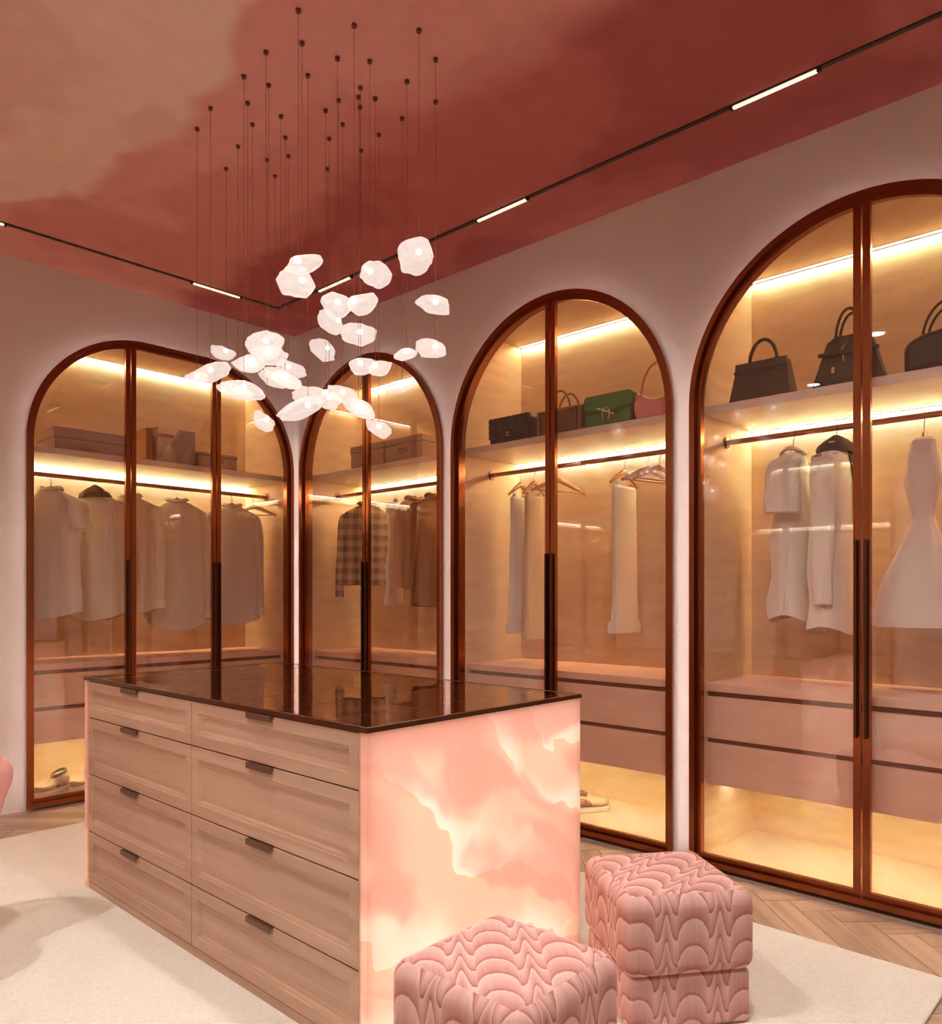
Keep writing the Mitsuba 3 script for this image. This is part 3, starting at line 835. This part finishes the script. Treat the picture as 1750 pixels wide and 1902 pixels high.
def collar_mesh(r=0.068, h=0.020, z=-0.108):
    R = []
    t = np.arange(28) * 2 * PI / 28
    for f, zz in ((1.0, 0.0), (1.04, 0.6), (0.94, 1.0), (1.14, 0.75), (1.30, 0.1), (1.1, -0.15)):
        R.append(np.stack([r * f * np.cos(t), 0.72 * r * f * np.sin(t), z + h * zz + 0.018 * np.cos(t) ** 2], 1))
    return loft(np.array(R), caps=False)


def shirt(kind, label, cat, u, wall, rot, fabric, length, half=0.215, sleeve=0.55, flare=1.0, depth=0.075, tail=0.06, seed=1.0, collar=True, hood=None, hang=None, shift=0.0, drop=0.0, r0=0.07, r1=0.045, cuff=False, skirt=1.0, folds=0.030, waist=1.0):
    M = (place(XR + 0.31 + shift, u, 2.118, rot) if wall == 'R' else place(u, YB + 0.31 + shift, 2.118, rot))
    hanger(M, hang or 'wooden coat hanger carrying the ' + label.split(' hanging')[0].split(' on ')[0].split(' behind')[0].split(' with a dark')[0].split(' between')[0].split(' facing')[0].split(' at the')[0].split(' in the')[0].split(' just')[0].split(' cut')[0], bar=False, half=half * 0.53, wall=wall)
    k = thing(kind, label, cat, HUNG)
    m_ = 'mat_plaid' if fabric == 'plaid' else 'mat_fabric_' + fabric
    L = length
    prof = [(-0.106, 0.076, 0.045), (-0.120, 0.108, 0.052), (-0.150, half * 0.82, 0.058), (-0.185, half * 0.97, 0.064), (-0.28, half * 1.0, depth), (-0.45, half * (0.5 + 0.5 * flare) * 0.97 * waist, depth * waist), (-L * 0.75 - 0.05, half * flare, depth * (1 + (skirt - 1) * 0.6)), (-L, half * flare * 1.03, depth * 1.05 * skirt)]
    obj('body', body_mesh(prof, seed, tail, folds), m_, k, smooth=60, M=M)
    if sleeve:
        for sd in (-1, 1):
            sl = obj('sleeve', sleeve_mesh(sd, half, sleeve, r0, r1, seed + sd), m_, k, smooth=60, M=M)
            if cuff:
                xx = half + 0.015
                cm = revolve([(0.036, -0.135 - sleeve - 0.035), (0.048, -0.135 - sleeve - 0.03), (0.048, -0.135 - sleeve + 0.02), (0.04, -0.135 - sleeve + 0.025)], 18)
                cm.apply_transform(np.diag([0.75, 0.9, 1, 1.0]))
                cm.apply_translation((sd * xx, 0, 0))
                obj('cuff', cm, 'mat_fabric_white', sl, smooth=50, M=M)
    if collar:
        obj('collar', collar_mesh(), m_, k, smooth=60, M=M)
    if hood:
        t = np.arange(24) * 2 * PI / 24
        R = [np.stack([a * np.cos(t), b * np.sin(t) + o, np.full(24, z)], 1) for z, a, b, o in ((-0.126, 0.120, 0.080, 0), (-0.105, 0.108, 0.088, 0.0), (-0.085, 0.088, 0.080, 0.0), (-0.058, 0.048, 0.048, 0.0), (-0.036, 0.012, 0.012, 0))]
        obj('hood', loft(np.array(R), caps=False), 'mat_fabric_' + hood, k, smooth=60, M=M, label='dark hood')
    return k


def trousers(label, u, rot, fabric, z_hem, wdt=0.085, cuff=None, shift=0.0, hang=None, seed=0.0, flare=1.15):
    M = place(XR + 0.31 + shift, u, 2.118, rot)
    hk_ = hanger(M, hang or 'wooden coat hanger carrying the ' + label.split(' folded')[0], False, half=wdt * 1.25)
    k = thing('trousers', label, 'trousers', HUNG)
    L = 2.118 - z_hem
    for sx in (-1, 1):
        obj('clip', box(sx * wdt * 0.6 - 0.012, sx * wdt * 0.6 + 0.012, -0.008, 0.008, -0.1665, -0.150), 'mat_steel', hk_, M=M)
    prof = [(-0.168, wdt * 0.92, 0.014), (-0.185, wdt, 0.022), (-0.25, wdt * 0.95, 0.026), (-0.5, wdt, 0.028), (-0.8, wdt * 1.04, 0.030), (-L, wdt * flare, 0.034)]
    obj('legs', body_mesh(prof, seed, 0.0, 0.006, 48, 3.0), 'mat_fabric_' + fabric, k, smooth=60, M=M)
    if cuff:
        prof = [(-L + 0.060, wdt * flare * 1.08, 0.040), (-L + 0.03, wdt * flare * 1.12, 0.042), (-L - 0.006, wdt * flare * 1.14, 0.043)]
        obj('cuff', body_mesh(prof, seed, 0.0, 0.003, 48, 3.0), 'mat_fabric_' + cuff, k, smooth=60, M=M, label='wide turned-up white cuff')


# nearest wardrobe on the right wall
shirt('shirt', 'cream short-sleeved shirt hanging under the dark trapezoid handbag', 'shirt', 1.455, 'R', 0.12, 'white', 0.93, 0.20, 0.27, seed=1.3, r0=0.085, r1=0.095, folds=0.016)
WC = shirt('coat', 'long white coat with a charcoal hood just left of the nearest meeting doors', 'coat', 1.255, 'R', 0.05, 'white', 0.98, 0.205, 0.70, seed=2.1, flare=1.08, hood='charcoal', folds=0.02)
sc = tube([(0.02, -0.050, -0.125), (0.03, -0.078, -0.20), (0.035, -0.092, -0.32), (0.04, -0.094, -0.46)], [0.03, 0.040, 0.044, 0.030], 12, flat=0.35)
obj('scarf', sc, 'mat_fabric_charcoal', WC, smooth=50, M=place(XR + 0.31, 1.255, 2.118, 0.05), label='charcoal scarf end')
shirt('dress', 'pale pink dress with a flared skirt hanging under the black handbag with long handles', 'dress', 0.885, 'R', 0.22, 'lace', 0.93, 0.13, 0.0, flare=1.75, skirt=2.1, folds=0.034, waist=0.55, depth=0.08, tail=0.0, seed=3.0, collar=False)
shirt('dress', 'beige dress cut by the right edge of the picture', 'dress', 0.47, 'R', 0.10, 'cream', 0.92, 0.15, 0.0, flare=1.4, depth=0.08, tail=0.0, seed=4.4, collar=False)
# middle wardrobe
trousers('white trousers folded over a hanger below the black quilted handbag', 3.19, 0.06, 'white', 1.085, 0.10, 'white', seed=0.5)
trousers('beige trousers folded over a hanger beside the white pair below the quilted handbag', 3.075, -0.05, 'beige', 1.045, 0.085, None, shift=0.0, seed=1.9)
hanger(place(XR + 0.31, 2.885, 2.118, -0.35), 'empty wooden coat hanger behind the middle door stile of the green handbag wardrobe')
trousers('white wide trousers folded over a hanger below the green handbag', 2.415, 0.05, 'white', 1.115, 0.13, 'white', seed=3.2)
hanger(place(XR + 0.31, 2.262, 2.118, -0.25), 'empty wooden coat hanger below the pink handbag, left of two')
hanger(place(XR + 0.31, 2.190, 2.118, -0.25), 'empty wooden coat hanger below the pink handbag, right of two')
# wardrobe by the corner
shirt('jacket', 'brown and cream plaid jacket hanging below the grey storage boxes', 'jacket', 4.715, 'R', -0.60, 'plaid', 0.72, 0.205, 0.68, seed=2.6, depth=0.07, tail=0.0, r0=0.065, r1=0.05)
shirt('scarf', 'narrow white scarf hanging to the right of the plaid jacket', 'scarf', 4.40, 'R', 0.25, 'white', 0.87, 0.075, 0.0, seed=1.1, collar=False, tail=0.0, depth=0.03)
shirt('blouse', 'tan cropped blouse between the plaid jacket and the brown coat', 'blouse', 4.185, 'R', -0.15, 'tan', 0.74, 0.17, 0.0, seed=5.1, tail=0.0)
shirt('coat', 'brown coat at the right edge of the corner wardrobe', 'coat', 3.975, 'R', -0.1, 'brown', 0.88, 0.21, 0.62, seed=0.9, tail=0.03)
# end wall wardrobe
shirt('shirt', 'white short-sleeved shirt at the left edge of the end wall wardrobe', 'shirt', 1.880, 'B', -1.0, 'white', 0.95, 0.205, 0.22, seed=4.2, r0=0.085, r1=0.095)
shirt('coat', 'cream hooded coat with a dark hood in the end wall wardrobe', 'coat', 2.165, 'B', -0.98, 'cream', 0.97, 0.205, 0.78, seed=2.9, hood='lining', flare=1.02, collar=True)
shirt('shirt', 'beige shirt behind the left door stile of the end wall wardrobe', 'shirt', 2.405, 'B', -0.85, 'cream', 0.93, 0.205, 0.72, seed=1.7, cuff=True)
shirt('shirt', 'stone grey shirt facing the room in the middle bay of the end wall wardrobe', 'shirt', 2.755, 'B', -0.42, 'stone', 1.06, 0.20, 0.80, seed=3.6, tail=0.08, cuff=True)
shirt('jacket', 'stone grey jacket in the right bay of the end wall wardrobe', 'jacket', 3.205, 'B', -0.42, 'stone', 1.03, 0.205, 0.78, seed=0.2, tail=0.07, cuff=True)
hanger(place(3.395, YB + 0.31, 2.118, -1.0), 'empty wooden coat hanger in the right bay of the end wall wardrobe', wall='B')


# --- handbags (built in shelf space: x along the shelf, y into the cabinet, z up)
def at_shelf(u, w, rot=0.0):
    return frame_right() @ place(u, w, 2.2645, rot)


def ring_of(poly, n=72):
    ext = poly.exterior
    c = poly.centroid
    P = np.array([ext.interpolate(v, normalized=True).coords[0] for v in np.linspace(0, 1, n + 1)[:-1]])
    a = np.arctan2(P[:, 1] - c.y, P[:, 0] - c.x)
    P = np.roll(P, -int(np.argmin(np.abs(a))), axis=0)
    area = np.sum(P[:, 0] * np.roll(P[:, 1], -1) - np.roll(P[:, 0], -1) * P[:, 1])
    return P if area > 0 else P[::-1]


def puff(poly, y0, y1, r, n=96, taper=0.0):
    """An upright outline in (x, z) given a depth with rounded edges; taper narrows the depth towards the top."""
    rings = []
    zmin, zmax = poly.bounds[1], poly.bounds[3]
    steps = [(a, 1 - math.cos(a)) for a in np.linspace(0, PI / 2, 5)]
    seq = [(r * (1 - math.sin(a)), y0 + r * (1 - math.cos(a))) for a in np.linspace(0, PI / 2, 5)] + [(r * (1 - math.sin(a)), y1 - r * (1 - math.cos(a))) for a in np.linspace(PI / 2, 0, 5)]
    ym = (y0 + y1) / 2
    for ins, y in seq:
        P = ring_of(poly.buffer(-ins) if ins > 1e-6 else poly, n)
        k = 1 - taper * (P[:, 1] - zmin) / (zmax - zmin)
        rings.append(np.stack([P[:, 0], ym + (y - ym) * k, P[:, 1]], 1))
    return loft(np.array(rings))


def handle_arc(x0, x1, z0, h, y, r, n=22, flat=1.0, power=2.0):
    t = np.linspace(0, PI, n)
    xm, hw = (x0 + x1) / 2, (x1 - x0) / 2
    return tube(np.stack([xm - hw * np.cos(t), np.full(n, y), z0 + h * np.sin(t) ** (2.0 / power)], 1), r, 10, flat=flat)


mat('mat_bag_black', (0.012, 0.010, 0.009), 0.45, specular=0.25)
mat('mat_bag_grey', (0.032, 0.026, 0.028), 0.5, specular=0.25)
mat('mat_bag_green', (0.035, 0.21, 0.075), 0.42)
mat('mat_bag_green_dark', (0.014, 0.06, 0.025), 0.45)
mat('mat_bag_pink', (0.76, 0.30, 0.33), 0.45)
mat('mat_bag_strap', (0.42, 0.115, 0.06), 0.45)
mat('mat_bag_brown', (0.115, 0.062, 0.045), 0.5)
mat('mat_bag_tan', (0.30, 0.14, 0.07), 0.45)

# black quilted flap bag
M = at_shelf(3.105, 0.085)
k = thing('handbag', 'black quilted flap handbag with a silver clasp, leftmost on its shelf', 'handbag', 'handbags on the shelves')
obj('body', rbox(-0.165, 0.165, 0.012, 0.105, 0.0, 0.152, 0.02, 4), 'mat_bag_black', k, smooth=50, M=M)
gx, gz = np.meshgrid(np.linspace(-0.158, 0.158, 97), np.linspace(0.035, 0.160, 49), indexing='ij')
q1, q2 = (gx + gz) / 0.036, (gx - gz) / 0.036
quilt = 0.0065 * np.sqrt(np.abs(np.sin(PI * q1) * np.sin(PI * q2)))
front = np.stack([gx, 0.006 - quilt, gz], -1)
back = np.stack([gx, gx * 0 + 0.03, gz], -1)
R = np.concatenate([front, back[:, ::-1]], axis=1)
obj('flap', loft(R), 'mat_bag_black', k, smooth=35, M=M, label='diamond-quilted flap')
cl = []
for sx in (-1, 1):
    a = np.radians(np.linspace(40, 320, 16)) + (PI if sx > 0 else 0) + PI
    cl.append(tube(np.stack([sx * 0.0065 + 0.012 * np.cos(a), np.full(16, -0.004), 0.050 + 0.012 * np.sin(a)], 1), 0.0026, 6))
obj('clasp', cat_(*cl), 'mat_steel', k, smooth=40, M=M, label='silver clasp of two interlaced open rings')
obj('chain', handle_arc(-0.12, 0.12, 0.150, 0.014, 0.06, 0.005), 'mat_bag_black', k, smooth=40, M=M)

# brown tote
M = at_shelf(2.735, 0.10)
k = thing('handbag', 'brown tote bag with round handles between the quilted bag and the green bag', 'handbag', 'handbags on the shelves')
obj('body', puff(sg.Polygon([(-0.155, 0), (0.155, 0), (0.165, 0.15), (-0.165, 0.15)]), 0.0, 0.13, 0.018, taper=0.35), 'mat_bag_brown', k, smooth=50, M=M)
obj('trim', rbox(-0.166, 0.166, 0.018, 0.112, 0.138, 0.156, 0.006, 2), 'mat_bag_tan', k, smooth=50, M=M)
for y in (0.018, 0.112):
    obj('handle', handle_arc(-0.075, 0.075, 0.140, 0.115, y, 0.0065), 'mat_bag_tan', k, smooth=40, M=M)
for x in (-0.125, -0.150, 0.145):
    obj('side_fold', rbox(x - 0.007, x + 0.007, -0.004, 0.134, 0.002, 0.150, 0.005, 2), 'mat_bag_tan' if x > 0 or x < -0.14 else 'mat_bag_brown', k, smooth=50, M=M)

# green flap bag
M = at_shelf(2.392, 0.09)
k = thing('handbag', 'green flap handbag with a horseshoe clasp', 'handbag', 'handbags on the shelves')
obj('body', rbox(-0.155, 0.155, 0.012, 0.11, 0.0, 0.172, 0.022, 4), 'mat_bag_green', k, smooth=50, M=M)
obj('flap', puff(sg.Polygon([(-0.155, 0.165), (-0.155, 0.098), (-0.05, 0.083), (0, 0.076), (0.05, 0.083), (0.155, 0.098), (0.155, 0.165), (0.14, 0.178), (-0.14, 0.178)]), 0.0, 0.06, 0.008), 'mat_bag_green', k, smooth=50, M=M)
for sd in (-1, 1):
    obj('pleat', tube([(sd * 0.157, 0.004, 0.090), (sd * 0.09, -0.003, 0.080), (sd * 0.025, -0.004, 0.070)], 0.006, 8), 'mat_bag_green_dark', k, smooth=40, M=M)
    obj('side_gusset', rbox(sd * 0.150 - 0.008, sd * 0.150 + 0.008, 0.014, 0.108, 0.004, 0.165, 0.006, 2), 'mat_bag_green_dark', k, smooth=50, M=M)
a = np.radians(np.linspace(-60, 240, 22))
obj('clasp', tube(np.stack([0.024 * np.cos(a), np.full(22, -0.008), 0.062 + 0.036 * np.sin(a)], 1), 0.005, 8), 'mat_steel', k, smooth=40, M=M, label='horseshoe-shaped metal clasp')
for x in (-0.10, 0.085):
    obj('strap_ring', handle_arc(x - 0.012, x + 0.012, 0.172, 0.014, 0.05, 0.0035), 'mat_steel', k, smooth=40, M=M)

# pink shoulder bag
M = at_shelf(2.088, 0.09)
k = thing('handbag', 'pink half-moon handbag with a tall arched strap, rightmost beside the green bag', 'handbag', 'handbags on the shelves')
prof = [(-0.115, 0.0), (0.115, 0.0), (0.135, 0.04), (0.137, 0.09), (0.118, 0.148)] + [(x, 0.148 - 0.048 * (1 - (x / 0.118) ** 2)) for x in np.linspace(0.10, -0.10, 11)] + [(-0.118, 0.148), (-0.137, 0.09), (-0.135, 0.04)]
obj('body', puff(sg.Polygon(prof), 0.0, 0.075, 0.016), 'mat_bag_pink', k, smooth=50, M=M)
obj('strap', handle_arc(-0.108, 0.108, 0.135, 0.165, 0.038, 0.0075, flat=0.6), 'mat_bag_strap', k, smooth=40, M=M, label='narrow arched strap')
obj('clasp', tube([(0.012, -0.003, 0.068), (-0.002, -0.004, 0.078), (-0.014, -0.003, 0.092)], 0.004, 8), 'mat_steel', k, smooth=40, M=M)

# dark trapezoid bag
M = at_shelf(1.535, 0.085, 0.0)
k = thing('handbag', 'dark grey trapezoid handbag with a single round handle', 'handbag', 'handbags on the shelves')
obj('body', puff(sg.Polygon([(-0.150, 0), (0.150, 0), (0.122, 0.182), (-0.122, 0.182)]), 0.0, 0.11, 0.006, taper=0.55), 'mat_bag_grey', k, smooth=40, M=M)
fl = sg.Polygon([(-0.123, 0.186), (0.123, 0.186), (0.126, 0.150), (0.10, 0.128), (0.06, 0.128), (0.045, 0.145), (-0.045, 0.145), (-0.06, 0.128), (-0.10, 0.128), (-0.126, 0.150)])
fm = puff(fl, 0.016, 0.034, 0.004)
obj('flap', fm, 'mat_bag_grey', k, smooth=40, M=M)
obj('handle', handle_arc(-0.068, 0.068, 0.176, 0.118, 0.055, 0.0085), 'mat_bag_black', k, smooth=40, M=M)
obj('belt', rbox(-0.128, 0.128, 0.010, 0.020, 0.136, 0.150, 0.003, 1), 'mat_bag_black', k, smooth=40, M=M)

# black bag with twin handles
M = at_shelf(1.140, 0.10, -0.10)
k = thing('handbag', 'black handbag with twin handles and gold buckle, behind the meeting doors', 'handbag', 'handbags on the shelves')
obj('body', puff(sg.Polygon([(-0.152, 0), (0.152, 0), (0.095, 0.205), (0.06, 0.232), (-0.06, 0.232), (-0.095, 0.205)]), 0.0, 0.14, 0.012, taper=0.6), 'mat_bag_black', k, smooth=40, M=M)
obj('belt', rbox(-0.125, 0.125, 0.008, 0.022, 0.140, 0.156, 0.003, 1), 'mat_bag_black', k, smooth=40, M=M)
for y in (0.030, 0.105):
    obj('handle', handle_arc(-0.055, 0.055, 0.195, 0.150, y, 0.0065), 'mat_bag_black', k, smooth=40, M=M)
bk = [tube([(0.03 * s_, 0.016, 0.145), (0.022 * s_, 0.014, 0.170), (0.004 * s_, 0.02, 0.190)], 0.004, 8) for s_ in (1,)]
obj('buckle', cat_(*bk, tube([(0.02, 0.012, 0.135), (0.018, 0.010, 0.105)], 0.004, 8)), 'mat_gold', k, smooth=40, M=M, label='gold buckle and strap ends')
obj('charm', rbox(0.052, 0.066, -0.004, 0.004, 0.055, 0.085, 0.003, 2), 'mat_gold', k, smooth=40, M=M)

# black duffel bag
M = at_shelf(0.742, 0.10)
k = thing('handbag', 'rounded black handbag with long looped handles, cut by the right edge of the picture', 'handbag', 'handbags on the shelves')
du = sg.Polygon([(-0.175, 0.0), (0.175, 0.0), (0.178, 0.10)] + [tuple(v) for v in np.stack([0.178 * np.cos(np.radians(np.linspace(0, 180, 21))), 0.10 + 0.075 * np.sin(np.radians(np.linspace(0, 180, 21))) ** 0.8], 1)] + [(-0.178, 0.10)]).buffer(0)
obj('body', puff(du, 0.0, 0.15, 0.03, taper=0.2), 'mat_bag_black', k, smooth=50, M=M)
for y in (0.035, 0.112):
    obj('handle', handle_arc(-0.092, 0.110, 0.125, 0.165, y, 0.0055), 'mat_bag_black', k, smooth=40, M=M)

# --- storage boxes
mat('mat_box_mauve', (0.42, 0.315, 0.29), 0.7)
mat('mat_box_dark', (0.27, 0.185, 0.155), 0.7)
mat('mat_paper', (0.74, 0.68, 0.62), 0.8)


def storage_box(label, M, w, d, h, lid, m_='mat_box_mauve', knob=None):
    k = thing('storage_box', label, 'box', 'storage boxes on the shelves')
    obj('body', rbox(-w / 2 + 0.004, w / 2 - 0.004, 0.004, d - 0.004, 0, h - lid * 0.6, 0.004, 2), m_, k, smooth=40, M=M)
    obj('lid', rbox(-w / 2, w / 2, 0, d, h - lid, h, 0.005, 2), m_, k, smooth=40, M=M)
    obj('painted_lid_shadow', rbox(-w / 2 + 0.002, w / 2 - 0.002, 0.002, d - 0.002, h - lid - 0.006, h - lid, 0.001, 1), 'mat_box_dark', k, smooth=40, M=M)  # solid dark band painted in as the shade under the lid rim
    if knob == 'oval':
        e = affinity.scale(sg.Point(0, 0).buffer(1.0, 24), 0.052, 0.021)
        m = extrude(e, -0.006, 0.0)
        m.apply_translation((0, 0, (h - lid) * 0.62))
        obj('label_plate', m, 'mat_box_dark', k, smooth=40, M=M, label='oval label plate')
    elif knob == 'round':
        obj('knob', tube([(0.02, -0.016, h * 0.52), (0.02, 0.002, h * 0.52)], [0.016, 0.011], 16), 'mat_box_dark', k, smooth=40, M=M, label='round knob')


FB = frame_back()
storage_box('long grey lidded storage box on the shelf of the end wall wardrobe', FB @ place(2.085, 0.12, 2.2645), 0.50, 0.34, 0.150, 0.065)
storage_box('small grey box with a round knob on the shelf of the end wall wardrobe', FB @ place(2.985, 0.12, 2.2645), 0.325, 0.26, 0.117, 0.02, 'mat_box_mauve', 'round')
k = thing('magazine_file', 'upright grey open file box with white papers on the end wall wardrobe shelf', 'box')
M = FB @ place(2.655, 0.12, 2.2645)
obj('case', cat_(box(-0.145, 0.145, 0.20, 0.206, 0, 0.25), box(-0.145, -0.139, 0.0, 0.2, 0, 0.25), box(0.139, 0.145, 0.0, 0.2, 0, 0.25), box(-0.145, 0.145, 0, 0.2, 0, 0.006),
                 extrude(sg.Polygon([(-0.139, 0.006), (0.139, 0.006), (0.139, 0.25), (0.02, 0.25), (-0.02, 0.18), (-0.10, 0.05), (-0.139, 0.03)]).buffer(0), 0.0, 0.006).copy()), 'mat_box_mauve', k, M=M)
for i in range(3):
    obj('paper', box(-0.135, 0.12, 0.05 + 0.045 * i, 0.056 + 0.045 * i, 0.007, 0.17 + 0.02 * i), 'mat_paper', k, M=M)
obj('side_board', rbox(-0.21, -0.165, 0.02, 0.20, 0, 0.235, 0.004, 2), 'mat_hanger_wood', k, smooth=40, M=M, label='orange-brown wooden side')
FR = frame_right()
storage_box('grey lidded storage box behind the door stile of the corner wardrobe, left of two', FR @ place(4.507, 0.12, 2.2645), 0.385, 0.34, 0.175, 0.045, 'mat_box_mauve', 'oval')
storage_box('grey lidded storage box with an oval plate in the corner wardrobe, right of two', FR @ place(4.107, 0.12, 2.2645), 0.395, 0.34, 0.175, 0.045, 'mat_box_mauve', 'oval')

# --- shoes
mat('mat_shoe', (0.50, 0.33, 0.21), 0.6)
mat('mat_shoe_dark', (0.115, 0.085, 0.05), 0.6)
mat('mat_shoe_white', (0.78, 0.70, 0.60), 0.6)


def shoe(label, M, side, group):
    """Toe towards -y, heel towards +y; a trainer about 27 cm long."""
    k = thing('shoe', label, 'shoe', group)
    s = np.linspace(0, 1, 20)
    t = np.arange(28) * 2 * PI / 28

    def outline(v):
        return 0.030 + 0.017 * np.sin(np.clip(v, 0, 1) * PI) ** 0.6 + 0.006 * np.sin(v * 2.6 * PI + 0.6)
    R = []
    for v in s:
        w = outline(v) * (1 - 0.75 * max(0, 0.10 - v) / 0.10 - 0.6 * max(0, v - 0.93) / 0.07)
        hgt = 0.045 + 0.055 * smooth01((v - 0.35) / 0.4)
        R.append(np.stack([w * np.cos(t) + side * 0.004 * math.sin(v * PI), np.full(28, -0.135 + 0.27 * v), 0.022 + hgt * np.clip(0.5 + 0.5 * np.sin(t), 0, 1) ** 0.8], 1))
    obj('upper', loft(np.array(R)), 'mat_shoe', k, smooth=60, M=M)
    R = []
    for z, g in ((0.0, 0.97), (0.004, 1.03), (0.024, 1.06), (0.030, 1.0)):
        vv = np.concatenate([s, s[::-1]])
        wv = np.array([outline(v) * g * (1 - 0.55 * max(0, 0.08 - v) / 0.08 - 0.45 * max(0, v - 0.94) / 0.06) for v in vv])
        sg_ = np.concatenate([np.ones(20), -np.ones(20)])
        R.append(np.stack([wv * sg_, (-0.135 + 0.27 * vv) * (1 + 0.03 * (g - 1)), np.full(40, z)], 1))
    obj('sole', loft(np.array(R)), 'mat_shoe_white', k, smooth=40, M=M, label='pale sole')
    for i, v in enumerate((0.42, 0.56)):
        w = outline(v) * 1.03
        hgt = 0.047 + 0.055 * smooth01((v - 0.35) / 0.4)
        a = np.radians(np.linspace(0, 180, 15))
        P = np.stack([w * np.cos(a), -0.135 + 0.27 * (v + 0.10 * np.sin(a)), 0.024 + hgt * (0.15 + 0.87 * np.sin(a) ** 0.8)], 1)
        obj('stripe', tube(P, 0.0062, 6, flat=0.4), 'mat_shoe_white' if i == 0 else 'mat_shoe_dark', k, smooth=40, M=M)
    a = np.arange(24) * 2 * PI / 24
    R = [np.stack([r_ * 0.036 * np.cos(a), 0.065 + 0.058 * r_ * np.sin(a), z + 0.012 * np.sin(a)], 1) for r_, z in ((1.0, 0.100), (1.02, 0.124), (0.80, 0.128), (0.75, 0.104))]
    obj('collar', loft(np.array(R)), 'mat_shoe_dark', k, smooth=50, M=M, label='dark padded collar')


def smooth01(t):
    t = min(max(t, 0.0), 1.0)
    return t * t * (3 - 2 * t)


P1 = 'trainers in the end wall wardrobe'
shoe('beige trainer with white stripe, leftmost on the end wall wardrobe floor', place(1.845, YB + 0.20, 0.0365, math.radians(-62)), 1, P1)
shoe('beige trainer with white stripe beside the island corner on the wardrobe floor', place(2.055, YB + 0.19, 0.0365, math.radians(-60)), -1, P1)
shoe('beige trainer just right of the onyx end on the floor of the green handbag wardrobe', place(XR + 0.30, 2.66, 0.0365, math.radians(60)), 1, None)
